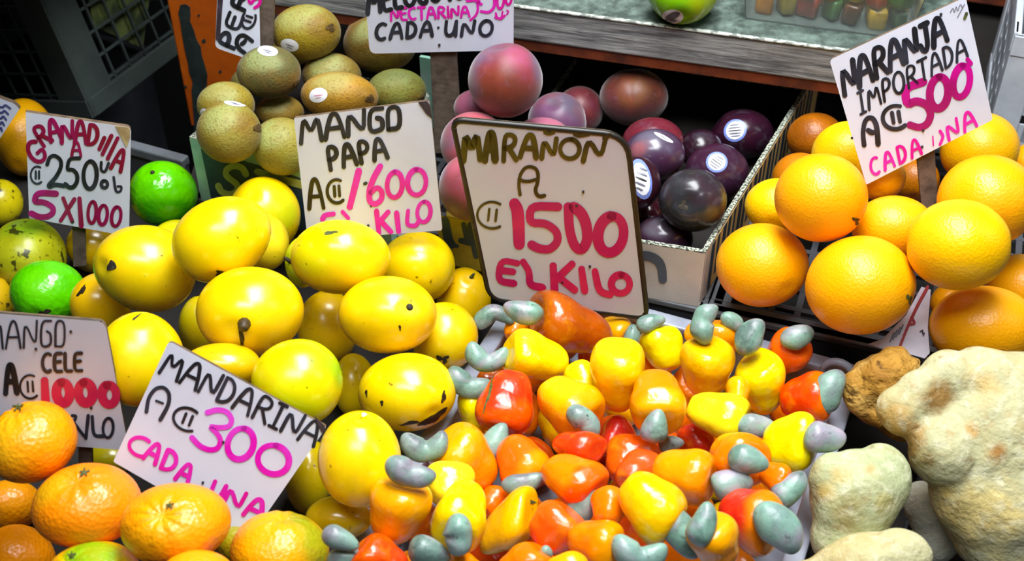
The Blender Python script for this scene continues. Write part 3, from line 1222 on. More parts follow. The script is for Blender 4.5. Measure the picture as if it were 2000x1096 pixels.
for k in range(22):
    s = .05 + k * .040
    w = (.020, .015, .025)[k % 3]
    z0, z1 = CAM_H - .785 + (.010 if k % 3 else .0), CAM_H - .7285
    P = [A + (B - A) * s + ez * z0, A + (B - A) * (s + w) + ez * z0, A + (B - A) * (s + w) + ez * z1, A + (B - A) * s + ez * z1]
    if k < 22:
        mb = MB()
        mb.prism([p + ps.n * .0009 for p in P], -ps.n * .0003)
        mb.build('print', MT['navy_print'], pw[1])
mb = MB()
P = [A + (B - A) * .07 + ez * (CAM_H - .787), A + (B - A) * .98 + ez * (CAM_H - .787), A + (B - A) * .98 + ez * (CAM_H - .728), A + (B - A) * .07 + ez * (CAM_H - .728)]
mb.prism([p + ps.n * .0005 for p in P], -ps.n * .0003)
mb.build('sand_panel', MT['sand_print'], pw[1])

# white crate of cashew apples
CE1, CE2 = dirs(23)
CBR = np.array([.304, .822, 0])
CW, CL, CH = .312, .46, .06


def open_crate(br, e1, e2, W, L, z0, h, label, mat, rim_mat, group, rimw=.010, t=.004, loops=False, front_mat=None):
    c = br - e1 * W / 2 - e2 * L / 2
    root = empty('plastic_crate', (c[0], c[1], z0), label, 'crate', group)
    mb = MB()
    zc = z0 + h / 2
    for s in (-t / 2, -L + t / 2):
        mb.box(br - e1 * W / 2 + e2 * s + ez * zc, e1 * W / 2, e2 * t / 2, ez * h / 2)
    for s in (-t / 2, -W + t / 2):
        mb.box(br + e1 * s - e2 * L / 2 + ez * zc, e1 * t / 2, e2 * (L / 2 - t), ez * h / 2)
    mb.build('side_walls', MT[mat], root)
    mb = MB()
    mb.box(br - e1 * W / 2 - e2 * L / 2 + ez * (z0 + .0015), e1 * (W / 2 - t), e2 * (L / 2 - t), ez * .0015)
    mb.build('bottom', MT[mat], root)
    mb = MB()
    r = rimw / 2
    z = z0 + h + .003
    for s in (0, -L):
        mb.box(br - e1 * W / 2 + e2 * s + ez * z, e1 * (W / 2 + r), e2 * r, ez * .004)
    for s in (0, -W):
        mb.box(br + e1 * s - e2 * L / 2 + ez * z, e1 * r, e2 * (L / 2 - r), ez * .004)
    mb.build('rim', MT[rim_mat], root, bevel=.002)
    if front_mat:
        mb = MB()
        mb.box(br - e1 * W / 2 - e2 * (L + r + .001) + ez * (z - .001), e1 * (W / 2 + r), e2 * .001, ez * .008)
        mb.build('front_lip', MT[front_mat], root)
    if loops:
        mb = MB()
        cc = br - e1 * .012 - e2 * .012 + ez * (z + .006)
        mb.tube([cc + e1 * .013 * math.cos(a) + ez * .013 * math.sin(a) for a in np.linspace(-.3, math.pi + .3, 12)], .0035, 8)
        mb.build('handle_loop', MT[rim_mat], root, smooth=True)
    return root


open_crate(CBR, CE1, CE2, CW, CL, Z1, CH, 'white plastic crate full of cashew apples', 'white_plastic', 'white_plastic', None, .016, .004, True)

# tray of grey plastic behind the lime
TE1, TE2 = dirs(23.6)
TF_ = np.array([-.348, 1.122, 0])
dv = empty('divider_board', tuple(TF_ - TE1 * .085 + ez * Z1), 'grey plastic divider board behind the round green lime', 'divider')
mb = MB()
mb.box(TF_ - TE1 * .085 + TE2 * .003 + ez * (Z1 + .039), TE1 * .085, TE2 * .003, ez * .039)
mb.build('panel', MT['grey_plastic'], dv)
mb = MB()
mb.box(TF_ - TE1 * .085 + TE2 * .003 + ez * (Z1 + .080), TE1 * .085, TE2 * .0065, ez * .006)
mb.build('rolled_lip', MT['pale_plastic'], dv, bevel=.002)

# crate for the pale roots
RE1, RE2 = dirs(23)
RBR = np.array([.70, .655, 0])
open_crate(RBR, RE1, RE2, .35, .40, Z1, .012, 'dark grey plastic crate under the pale knobbly roots', 'grey_plastic', 'grey_plastic', None, .010)

# plank shelf
SE1, SE2 = dirs(15.7)
S0 = np.array([.0527, 1.1866, 0])
shelf = empty('plank_shelf', tuple(S0 + SE2 * .15 + ez * Z1), 'weathered grey wooden plank shelf above the plums', 'shelf')
TH = .0385
mb = MB()
p0, p1 = S0 - SE1 * .331, S0 + SE1 * .400
q = [p0 + ez * Z3, p1 + ez * Z3, p1 + SE2 * .30 + ez * Z3, p0 + SE2 * .30 + ez * Z3]
mb.prism(q, -ez * TH, 1, 0, 0)
mb.build('plank', [MT['plank'], MT['plank_top']], shelf, bevel=.002)
mb = MB()
mb.box((p0 + p1) / 2 + SE2 * .0012 + ez * (Z3 + .0002), SE1 * .3655, SE2 * .0025, ez * .0006)
mb.build('worn_edge', MT['worn_edge'], shelf)
mb = MB()
mb.box((p0 + p1) / 2 + SE2 * .012 + ez * (Z3 - TH - .006), SE1 * .3655, SE2 * .010, ez * .006)
mb.build('support_rail', MT['dark_rust'], shelf)
for s in (.03, .655):
    mb = MB()
    zt = Z3 - TH
    mb.box(p0 + SE1 * s + SE2 * .285 + ez * ((zt + Z1) / 2), SE1 * .018, SE2 * .014, ez * ((zt - Z1) / 2))
    mb.build('leg', MT['bench'], shelf)

# orange post with a flaked stripe
PE1, PE2 = dirs(12)
post = empty('steel_post', (-.335, 1.35, Z1), 'orange painted steel post with dark flaked stripe behind the kiwis', 'post')
PL = v3(-.392, 1.318, 0)
mb = MB()
mb.box(PL + PE1 * .055 + PE2 * .02 + ez * (Z1 + .55), PE1 * .055, PE2 * .02, ez * .55)
mb.build('post_body', MT['rust_paint'], post, bevel=.002)
pn = Plane(PL, -PE2)
flake = [(352, 10), (362, 8), (371, 14), (372, 28), (371, 42), (378, 58), (384, 78), (392, 92), (394, 108), (400, 128), (405, 146), (404, 168), (400, 190), (398, 214), (399, 262),
         (380, 262), (378, 230), (376, 204), (374, 178), (376, 160), (369, 142), (367, 124), (362, 104), (358, 84), (355, 66), (352, 44), (348, 26)]
mb = MB()
mb.prism([pn.px(x, y, .0006) for x, y in flake], -pn.n * .0004)
mb.build('flaked_stripe', MT['bare_steel'], post)
for x, y, r in ((398, 80, 4), (388, 30, 2.5), (430, 140, 3), (362, 170, 3)):
    mb = MB()
    mb.prism([pn.px(x + r * math.cos(t) * (1 + .3 * math.sin(3 * t)), y + r * math.sin(t), .0006) for t in np.linspace(0, 6.0, 9)], -pn.n * .0004)
    mb.build('paint_chip', MT['bare_steel'], post)

# unseen board added above the far crates to keep them in the dark
up = empty('shade_shelf', (-.9, 1.55, 0), 'added out-of-view board shading the standing lattice crate', 'shelf')
mb = MB()
mb.box((-.97, 1.56, 1.12), (.57, 0, 0), (0, .42, 0), (0, 0, .02))
mb.build('shade_board', MT['bench'], up)
for sx in (-1.2, -.48):
    mb = MB()
    mb.box((sx, 1.90, .55), (.02, 0, 0), (0, .02, 0), (0, 0, .55))
    mb.build('leg', MT['bench'], up)


def lattice_crate(corner, yaw, W, Dp, z0, h, label, mat, right, group=None, bars=(.030, .004), post_w=.030, name='lattice_crate', cut=None):
    """open-work crate; corner = its front corner nearest the eye, right = which way the front runs"""
    e1, e2 = dirs(yaw)
    e1 = e1 * (1 if right else -1)
    c = np.array([*corner, 0.0])
    m = c + e1 * W / 2 + e2 * Dp / 2
    root = empty(name, (m[0], m[1], z0), label, 'crate', group)
    mb = MB()
    pw = post_w
    for a in (0, W):
        for b in (0, Dp):
            sa, sb = (1 if a == 0 else -1), (1 if b == 0 else -1)
            mb.box(c + e1 * (a + sa * pw / 2) + e2 * (b + sb * .002) + ez * (z0 + h / 2), e1 * pw / 2, e2 * .002, ez * h / 2)
            mb.box(c + e1 * (a + sa * .002) + e2 * (b + sb * (pw / 2 + .004)) + ez * (z0 + h / 2), e1 * .002, e2 * pw / 2, ez * h / 2)
    for z in (z0 + .012, z0 + h - .012):
        for b in (.003, Dp - .003):
            mb.box(c + e1 * W / 2 + e2 * b + ez * z, e1 * W / 2, e2 * .004, ez * .012)
        for a in (.003, W - .003):
            mb.box(c + e1 * a + e2 * Dp / 2 + ez * z, e1 * .004, e2 * (Dp / 2 - .008), ez * .012)
    mb.build('crate_frame', MT[mat], root, bevel=.001)
    st, bw = bars
    mb = MB()
    k = pw + st / 2
    while k < W - pw:
        for b in (.003, Dp - .003):
            mb.box(c + e1 * k + e2 * b + ez * (z0 + h / 2), e1 * bw / 2, e2 * .0015, ez * (h / 2 - .012))
        k += st
    k = pw + st / 2
    while k < Dp - pw:
        for a in (.003, W - .003):
            mb.box(c + e1 * a + e2 * k + ez * (z0 + h / 2), e1 * .0015, e2 * bw / 2, ez * (h / 2 - .012))
        k += st
    z = z0 + .03
    while z < z0 + h - .03:
        for b in (.003, Dp - .003):
            mb.box(c + e1 * W / 2 + e2 * b + ez * z, e1 * (W / 2 - .004), e2 * .0015, ez * bw / 2)
        for a in (.003, W - .003):
            mb.box(c + e1 * a + e2 * Dp / 2 + ez * z, e1 * .0015, e2 * (Dp / 2 - .004), ez * bw / 2)
        z += st
    mb.build('lattice', MT[mat], root)
    return root, c, e1, e2


lc, c, e1, e2 = lattice_crate((-.515, 1.335), 25, .36, .30, Z1, .325, 'tall greenish lattice crate standing in the dark beside the orange post', 'dim_plastic', False, None, (.030, .003), .046)
mb = MB()
o = c - (-e1) * 0 + e1 * .012
mb.prism([o + e2 * a + ez * (Z1 + b) for a, b in ((.07, .09), (.13, .03), (.20, .11), (.26, .22), (.24, .29), (.12, .27))], e1 * .002)
tag(mb.build('green_sheet', MT['label_green']), 'faded green printed sheet inside the dark lattice crate', 'sheet')

# the lattice crate leans over on a dark crate beneath it
LEAN = Matrix.Rotation(math.radians(-14), 4, Vector(e2))
gs = bpy.data.objects['green_sheet']
for o in (lc, gs):
    o.location = Vector(c + ez * Z1) + LEAN @ (o.location - Vector(c + ez * Z1))
    o.rotation_euler = LEAN.to_euler()
open_crate(np.array([c[0], c[1], 0]) - E2 * 0 + e1 * .17 + e2 * .30, dirs(25)[0], dirs(25)[1], .34, .30, 0, .655, 'tall dark crate on the floor under the leaning lattice crate', 'grey_plastic', 'grey_plastic', None, .012)

# white crates at the other end
W1, _, _, _ = lattice_crate((.537, 1.215), 19, .30, .26, Z1, .182, 'white slotted crate behind the oranges, lower of the pair', 'frosted_plastic', True, 'white crates stacked behind the oranges', (.034, .022), .03)
W2, _, _, _ = lattice_crate((.551, 1.226), 19, .27, .23, Z1 + .183, .19, 'white slotted crate behind the oranges, upper of the pair', 'frosted_plastic', True, 'white crates stacked behind the oranges', (.034, .018), .022)

beam = MB()
bx, by = dirs(19)
bc = v3(.80, 1.545, .872)
beam.box(bc, bx * .25, by * .02, ez * .085)
bm_o = empty('steel_beam', tuple(bc - ez * .112), 'rusty orange steel beam behind the white crates', 'beam')
beam.build('beam_body', MT['dark_rust'], bm_o, bevel=.002)
for s in (-.23, .23):
    mb = MB()
    mb.box(bc + bx * s + ez * ((Z1 + .787) / 2 - bc[2]), bx * .015, by * .015, ez * (.787 - Z1) / 2)
    mb.build('leg', MT['dark_rust'], bm_o)

SUP['shelf'] = level(H3)
SUP['kiwi'] = level(.738)
SUP['plum'] = level(.782)
SUP['orange'] = np.minimum(level(H2), TIER)
SUP['crate'] = np.minimum(level(H1 - .003), TIER)
SUP['root'] = level(H1 - .003)
# the tray behind the lime
rim_occ([TF_ + ez * Z1, TF_ - TE1 * .17 + ez * Z1, TF_ - TE1 * .17 + ez * (Z1 + .086), TF_ + ez * (Z1 + .086)])

# ================================================================== fruit, back to front
# -- apple and tub on the shelf
fruit('apple', 'green_apple', 'apple', (1335, -25, 73, 73), (120, 190, 10), 'green apple with a dark sticker at the edge of the plank shelf', 'apple', None,
      stem=(1345, -90), back=True, sup='shelf', tints=[((160, 180, 20), (1385, 10), .8, .8)])
sticker('apple', 1314, 32, 21, 14, 0, 'black')

tub_c = at_h(1612, 64, H3) + SE2 * .058
tub = empty('clear_tub', tuple(tub_c), 'clear plastic tub of cut fruit on the plank shelf', 'tub')


def tub_shell(mb, w0, d0, w1, d1, z0, z1, t):
    def ringp(w, d, z):
        return [tub_c * [1, 1, 0] + SE1 * sx * w / 2 + SE2 * sy * d / 2 + ez * z for sx, sy in ((-1, -1), (1, -1), (1, 1), (-1, 1))]
    O0, O1, I1, I0 = ringp(w0, d0, z0), ringp(w1, d1, z1), ringp(w1 - t, d1 - t, z1), ringp(w0 - t, d0 - t, z0 + t)
    vs = O0 + O1 + I1 + I0
    fs = [(3, 2, 1, 0), (12, 13, 14, 15)]
    for b in (0, 4, 8):
        for i in range(4):
            j = (i + 1) % 4
            fs.append((b + i, b + j, b + 4 + j, b + 4 + i))
    mb.add(vs, fs)


mb = MB()
tub_shell(mb, .162, .105, .176, .122, Z3 + .0005, Z3 + .055, .0016)
mb.build('tub_base', MT['clear_plastic'], tub)
mb = MB()
for s in (-1, 1):
    mb.box(tub_c * [1, 1, 0] + SE2 * s * .063 + ez * (Z3 + .056), SE1 * .092, SE2 * .004, ez * .0015)
    mb.box(tub_c * [1, 1, 0] + SE1 * s * .089 + ez * (Z3 + .056), SE1 * .004, SE2 * .059, ez * .0015)
mb.build('tub_rim', MT['clear_plastic'], tub)
rs = np.random.RandomState(5)
CH_COL = [(190, 120, 12), (150, 130, 30), (150, 60, 46), (56, 100, 50), (84, 44, 16), (186, 150, 40), (44, 84, 56), (170, 92, 20)]
for i in range(42):
    ci = i % 8
    nm = 'chunk_colour_%d' % ci
    if nm not in MT:
        MT[nm] = plain('cut_fruit_' + 'abcdefgh'[ci], CH_COL[ci], .3, (60, tuple(int(x * .6) for x in CH_COL[ci]), .45, .75), (60, .3, .002))
    gx, gy, gz = (i % 7 - 3) * .0224, (i // 7 % 3 - 1) * .030, .0128 + (i // 21) * .0228
    mb = MB()
    a = rs.uniform(0, 6)
    u = np.array([math.cos(a), math.sin(a), rs.uniform(-.2, .2)])
    w = np.cross(ez, u)
    r = rs.uniform(.0105, .0118)
    mb.box(tub_c * [1, 1, 0] + SE1 * (gx + rs.uniform(-.002, .002)) + SE2 * (gy + rs.uniform(-.002, .002)) + ez * (Z3 + gz), u * r, w * r * rs.uniform(.55, 1) + u * r * rs.uniform(-.15, .15), (ez + w * rs.uniform(-.12, .12)) * .0106)
    tag(mb.build('fruit_chunk', MT[nm], bevel=.0035, smooth=True), 'cut fruit chunk inside the clear tub on the shelf', 'fruit piece', 'cut fruit in the clear tub')

# -- kiwis
GK = 'kiwis in the mint box'
KW = [
    ('k5', (480, 166, 30, 32), (150, 140, 70), 'kiwi peeping out behind the greyish kiwi beside the orange post', None),
    ('k12', (574, 82, 48, 46), (178, 164, 60), 'pale kiwi almost hidden behind the topmost kiwi', None),
    ('k3', (742, 86, 72, 56), (118, 96, 32), 'brown kiwi half hidden by the CADA UNO sign', (676, 47)),
    ('k4', (648, 147, 58, 44), (156, 136, 72), 'kiwi tucked under the topmost kiwi in the middle of the heap', None),
    ('k10', (546, 220, 48, 35), (168, 140, 72), 'tan kiwi in the gap between the greyish and the lower kiwis', None),
    ('k1', (598, 63, 68, 55), (172, 156, 42), 'topmost kiwi of the heap with a blue oval sticker', (645, 54)),
    ('k6', (775, 177, 58, 43), (158, 174, 112), 'pale green kiwi leaning on the wooden stake', (822, 196)),
    ('k2', (525, 141, 63, 52), (112, 112, 88), 'greyish kiwi with a white sticker on its crown', (580, 165)),
    ('k7', (441, 206, 57, 47), (168, 156, 58), 'kiwi at the box corner against the orange post', None),
    ('k5b', (663, 188, 76, 48, -3), (196, 152, 52), 'golden brown kiwi above the MANGO PAPA sign with an oval sticker', (722, 193)),
    ('k9', (551, 286, 59, 57), (164, 160, 66), 'kiwi at the front rim of the box cut off by the MANGO PAPA sign', (496, 262)),
    ('k8', (447, 258, 64, 61), (160, 148, 58), 'front corner kiwi hanging over the ST lettering of the box', (503, 250)),
]
for key, e, col, lab, st in KW:
    fruit(key, 'kiwi', 'kiwi', e, (col[0] * .86, col[1] * .82, col[2] * .56), lab, 'kiwi', GK, stem=st, sup='kiwi', lift={'k9': .985, 'k3': .965}.get(key, 1.0),
          tints=[((164, 178, 112), (e[0] - e[2] * .1, e[1] - e[3] * .45), .6, .5), ((124, 92, 26), 'stem', .5, .7)])
    if st:
        patch(key, 'blossom_end', st[0], st[1], 9, 9, 0, 'kiwi_end', off=.0006, shape=ragged(hash_(key), .3), rings=3, n=24)
sticker('k1', 566, 88, 18, 12, -15, 'grey')
sticker('k2', 523, 100, 20, 10, -8, 'plain')
sticker('k5b', 622, 186, 18, 14, 15, 'red')
sticker('k8', 459, 203, 22, 5, -8, 'plain')
sticker('k7', 398, 218, 7, 6, 20, 'grey')
rim_occ([v3(*KB[0], Z2), v3(*KB[1], Z2), v3(*KB[1], CAM_H - .711), v3(*KB[0], CAM_H - .711)])

# -- sign beside the kiwis, written upwards
price_sign([(430, -130), (504, -110), (509, 124), (420, 93)], 5, 8, 'white sign with sideways letters PE and AC, tucked behind the greyish kiwi', [
    ('ink_black', letter('P', 446, 78, 28, 32, 68, 9) + letter('E', 457, 42, 30, 28, 68, 7) + letter('R', 470, 0, 40, 28, 68, 9)),
    ('ink_black', letter('h', 475, 82, 34, 26, 60, 8) + letter('₡', 485, 40, 32, 26, 72, 5)),
    ('ink_magenta', letter('5', 497, 2, 20, 22, 50, 6)),
], rads=[2, 2, 12, 10], D=float(1.262), extras=[([(431, -110), (443, -108), (430, 70), (424, 80), (421, 76)], 'dark_tape', 'tape_edge')],
    stake=[[(503, -60), (536, -55), (531, 112), (506, 105)]])

# -- CADA UNO sign on its stake
price_sign([(706, -110), (1004, -120), (1003, 98), (722, 105)], 3, 2, 'white MELOCOTON sign reading CADA UNO between kiwis and nectarines', [
    ('ink_black', word('MELOCO', (718, 27), (862, 0), 42, 46, 9, 10) + word('TON', (872, 0), (925, -8), 44, 44, 9, 8)),
    ('ink_black', word('CADA', (734, 78), (844, 70), 31, 28, 7, 8, .35) + letter('.', 856, 54, 8, 6, 0, 5) + word('UNO', (868, 70), (960, 70), 28, 30, 7, 6, .45)),
    ('ink_magenta', word('NECTARINA', (764, 40), (917, 32), 24, 20, 5, 0, .25) + [([(912, 2), (932, 0), (934, 18), (930, 30), (919, 39)], 5)] +
     [([(925, -6), (938, 4), (930, 6), (940, 8)], 6), ([(940, 22), (955, 25), (966, 14), (966, -4)], 6)] + letter('0', 978, 0, 13, 34, -6, 5) + letter('0', 994, -6, 12, 30, -6, 5) +
     letter('u', 976, 30, 15, 12, 10, 4) + [([(967, 34), (978, 38), (986, 30)], 4), ([(990, 20), (994, 22), (990, 28)], 3)]),
], rads=[3, 3, 7, 14], D=1.228, nails=[(858, 88)], stake=[[(838, 60), (889, 60), (903, 300), (849, 300)]])

# -- nectarines
GN = 'nectarines in the printed box'
NE = [
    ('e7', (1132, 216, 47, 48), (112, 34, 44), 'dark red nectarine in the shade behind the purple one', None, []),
    ('e6', (1238, 190, 67, 56), (98, 46, 22), 'brownish nectarine deep under the plank shelf', None, [((150, 90, 20), (1228, 195), .45, .8)]),  # skin colour holds the shelf's shade and a faint painted highlight
    ('e5', (926, 212, 40, 37), (176, 92, 122), 'small pink patch of nectarine between the stake and the topmost one', None, []),
    ('e2', (1088, 237, 57, 57), (128, 78, 118), 'purple nectarine with a grey bloom behind the MARANON sign', (1075, 205), [((110, 98, 120), (1110, 200), .6, .9)]),
    ('e8', (1058, 262, 52, 33), (236, 130, 160), 'pink nectarine showing just over the MARANON sign top edge', None, []),
    ('e3', (926, 282, 66, 64), (226, 104, 122), 'rosy nectarine under the topmost one beside the stake', None, [((150, 110, 140), (868, 270), .5, .8)]),
    ('e1', (987, 157, 73, 73), (160, 58, 68), 'topmost big nectarine, purple red with a grey bloom', (975, 93),
     [((128, 112, 146), (945, 110), .55, .9), ((206, 96, 140), (1012, 120), .28, .75), ((132, 56, 34), (985, 195), .75, .95), ((118, 104, 136), (1050, 130), .4, .8), ((132, 112, 138), (920, 165), .35, .7)]),  # grey rim tints paint in the edge sheen along with the bloom
    ('e4', (918, 366, 61, 66), (172, 76, 92), 'nectarine over the olive panel of the printed box', None, [((108, 70, 44), (900, 420), .7, .9), ((160, 130, 160), (862, 340), .45, .8), ((226, 110, 130), (888, 320), .45, .8)]),
]
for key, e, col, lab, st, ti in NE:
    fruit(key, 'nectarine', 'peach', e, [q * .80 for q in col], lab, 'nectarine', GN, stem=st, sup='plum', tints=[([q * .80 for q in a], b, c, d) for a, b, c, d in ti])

# -- plums
GP = 'dark plums in the printed box'
PM = [
    ('p7', (1450, 263, 62, 50), (52, 20, 40), 'dark plum farthest in the box with a round blue sticker', (1395, 240), []),
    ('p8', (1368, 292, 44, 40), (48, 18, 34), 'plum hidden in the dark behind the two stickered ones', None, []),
    ('p4', (1275, 277, 60, 48), (140, 44, 58), 'reddish plum behind the plum with an edge-on sticker', None, []),
    ('p3', (1278, 302, 60, 51), (88, 56, 88), 'purple plum with an edge-on sticker beside the MARANON sign', None, [((110, 108, 124), (1270, 280), .55, .7), ((170, 90, 90), (1243, 296), .3, .7)]),
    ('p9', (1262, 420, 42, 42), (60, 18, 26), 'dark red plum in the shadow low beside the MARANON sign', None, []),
    ('p1', (1400, 336, 63, 56), (72, 38, 64), 'plum with a round sticker and a yellow flank by the box side', None, [((150, 96, 40), (1458, 368), .45, .9)]),
    ('p5', (1244, 358, 47, 53), (62, 24, 38), 'plum with a large blue sticker cut by the MARANON sign', None, []),
    ('p6', (1296, 466, 58, 47), (70, 44, 66), 'lowest plum at the white front wall of the box', None, [((112, 110, 120), (1282, 442), .5, .6)]),
    ('p2', (1353, 391, 67, 62), (56, 57, 60), 'nearly black round plum in the middle of the box', (1334, 401), [((120, 92, 20), (1412, 410), .4, .8)]),
]
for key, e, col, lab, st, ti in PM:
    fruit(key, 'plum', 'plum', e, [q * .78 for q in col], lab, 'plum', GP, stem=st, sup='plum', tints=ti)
sticker('p7', 1436, 255, 23, 21, 40, 'blue')
sticker('p1', 1400, 317, 21, 20, 0, 'blue')
sticker('p5', 1252, 350, 20, 40, 12, 'blue')
sticker('p3', 1296, 269, 21, 4, -28, 'plain')
patch('p2', 'stem_scar', 1335, 402, 13, 11, 0, 'dark_stem', off=.0004, shape=ragged(3, .5), rings=3, n=20)
for q in ([PB[0], PB[1]], [PB[1], PB[2]]):
    rim_occ([v3(*q[0], Z2), v3(*q[1], Z2), v3(*q[1], CAM_H - .725), v3(*q[0], CAM_H - .725)])

# -- oranges
GO = 'oranges on the slotted crate'
ORG = [
    ('o13', (1592, 268, 56, 48), (140, 76, 4), 'shaded orange at the back corner by the plum box', None),  # shade is put into this rear orange's base colour
    ('o16', (2012, 322, 44, 42), (240, 160, 0), 'sliver of orange cut by the picture edge under the white crates', None),
    ('o15', (1786, 352, 50, 46), (180, 104, 0), 'orange in shadow behind the stake of the NARANJA sign', None),  # base colour darkened to stand in for the shadow here
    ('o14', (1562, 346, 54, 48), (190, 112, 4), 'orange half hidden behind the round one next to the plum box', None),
    ('o9', (1660, 302, 76, 66), (252, 206, 0), 'yellow orange behind the lower corner of the NARANJA sign', None),
    ('o12', (1718, 346, 52, 46), (240, 164, 0), 'orange under the bottom edge of the NARANJA sign', None),
    ('o11', (1914, 292, 79, 73), (246, 180, 0), 'orange under the lettering UNA of the NARANJA sign', (1988, 310)),
]
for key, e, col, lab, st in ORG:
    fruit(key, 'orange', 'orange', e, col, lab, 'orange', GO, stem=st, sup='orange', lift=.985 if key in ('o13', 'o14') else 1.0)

price_sign([(1620, 117), (1886, -6), (1939, 234), (1692, 361)], 10, 12, 'white NARANJA IMPORTADA sign standing on a stake among the oranges', [
    ('ink_black', word('NARANJA', (1650, 186), (1850, 78), 58, 50, 10.5, 20, .2)),
    ('ink_black', word('iMPORTADA', (1680, 224), (1890, 110), 42, 38, 5.5, 20, .26)),
    ('ink_black', letter('h', 1701, 255, 34, 52, 8, 10) + letter('₡', 1746, 230, 44, 46, 10, 8)),
    ('ink_plum', letter('5', 1792, 206, 46, 84, 14, 15) + letter('0', 1834, 181, 36, 62, -6, 15) + letter('0', 1878, 159, 32, 62, -10, 14) + [([(1890, 116), (1896, 124)], 9)]),
    ('ink_magenta', word('CADA', (1704, 344), (1800, 300), 32, 32, 6, 14, .5) + [([(1822, 266), (1823, 284)], 2.5), ([(1836, 256), (1843, 266), (1836, 282)], 6)] + word('NA', (1854, 274), (1908, 246), 32, 34, 6, 14, .4)),
    ('ink_pencil', [([(1856, 24), (1862, 14), (1864, 26), (1868, 10), (1870, 24), (1876, 6), (1880, 16)], 1.6), ([(1870, 34), (1884, 8)], 1.6)]),
    ('calyx', [([(1884, 36), (1888, 26)], 6)]),
], rads=[8, 2, 5, 2], sup='orange', nails=[(1803, 255), (1801, 287), (1838, 28), (1664, 270)], stake=[[(1780, 200), (1818, 190), (1838, 470), (1806, 470)]])

ORG2 = [
    ('o10', (1517, 401, 63, 53), (250, 200, 0), 'yellow orange squeezed between the plum box side and the round orange', None),
    ('o6', (1745, 446, 82, 64), (246, 172, 0), 'orange in the middle of the pile under the NARANJA stake', None),
    ('o8', (1992, 562, 68, 66), (238, 168, 0), 'orange at the picture edge under the one with a nub', None),
    ('o17', (1858, 594, 42, 40), (226, 150, 0), 'orange deep in the gap over the wrapping paper', None),
    ('o2', (1489, 518, 91, 82), (250, 176, 0), 'orange beside the white corner of the plum box', None),
    ('o1', (1604, 386, 92, 87), (250, 170, 0), 'big round orange on top next to the plum box, navel low', (1674, 432)),
    ('o5', (1930, 392, 101, 90), (250, 174, 0), 'big orange under the white crates', None),
    ('o3', (1681, 557, 109, 97), (252, 174, 0), 'largest front orange with a dark navel', (1776, 584)),
    ('o7', (1922, 640, 109, 82), (240, 164, 0), 'front orange lying against the pale root', None),
    ('o4', (1873, 478, 102, 89), (252, 190, 0), 'yellowish orange with a nub on top of the front row', (1971, 480)),
]
for key, e, col, lab, st in ORG2:
    fruit(key, 'orange', 'orange', e, col, lab, 'orange', GO, stem=st, sup='orange', lift=.985 if key in ('o10', 'o2', 'o5') else 1.0)
patch('o1', 'navel', 1672, 431, 9, 9, 0, 'dark_stem', off=.0004, shape=ragged(4, .6), rings=3, n=18)
patch('o3', 'navel', 1776, 584, 7, 12, 0, 'calyx', off=.0004, shape=ragged(9, .6), rings=3, n=18)

# wrapping paper between two oranges
pp = Plane(EYE + ray(1760, 640) * 1.115, (-.05, -.55, .83))
mb = MB()
poly = [(1696, 672), (1724, 662), (1770, 615), (1800, 560), (1818, 566), (1812, 640), (1816, 690), (1806, 700), (1770, 690), (1720, 680)]
mb.prism([pp.px(x, y) for x, y in poly], -pp.n * .0008)
wp = mb.build('wrapping_paper', MT['paper'])
tag(wp, 'crumpled white printed paper with a red line between two front oranges', 'paper')
draw(pp, [([(1812, 560), (1790, 600), (1772, 640), (1758, 676)], 6), ([(1780, 620), (1788, 632), (1778, 634)], 5)], 'print', 'paper_red', wp)
draw(pp, [([(1738 + 6 * i, 668 - 5 * i), (1746 + 6 * i, 650 - 5 * i)], 2.6) for i in range(4)] + [([(1797, 648), (1803, 644), (1801, 652), (1806, 650), (1803, 656)], 2.5)], 'print', 'sticker_black', wp)

# -- left-hand fruit
GM = 'golden passion fruit at the far end'
fruit('g1', 'passion_fruit', 'orange', (48, 268, 60, 76), (232, 168, 0), 'big orange yellow passion fruit behind the GRANADILLA sign', 'passion fruit', GM, sup='low', tints=[((170, 120, 0), (60, 320), .9, .7)])
price_sign([(-60, 170), (27, 202), (38, 213), (-8, 282), (-60, 262)], 0, 5, 'corner of a white sign with blue writing at the picture edge', [
    ('ink_blue', [([(-6, 208 + 11 * i), (6 - 2 * i, 210 + 11 * i), (10 - 2 * i, 204 + 11 * i), (20 - 4 * i, 212 + 11 * i)], 4) for i in range(5)]),
], rads=[2, 5, 3, 2, 2], D=1.36, thick=.006)
fruit('g2', 'speckled_mango', 'rough_mango', (2, 396, 44, 46), (206, 188, 10), 'yellow speckled mango at the picture edge under the blue-lettered sign', 'mango', 'speckled mangoes')
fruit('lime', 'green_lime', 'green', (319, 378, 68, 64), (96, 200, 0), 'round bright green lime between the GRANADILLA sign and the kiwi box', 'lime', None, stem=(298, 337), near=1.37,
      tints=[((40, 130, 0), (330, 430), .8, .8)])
knob('lime', 298, 337, 5, 3, 'dark_stem')
fruit('m27', 'mango', 'mango', (184, 482, 56, 52), (176, 140, 0), 'mango in the dark behind the GRANADILLA stake', 'mango', 'yellow mangoes')
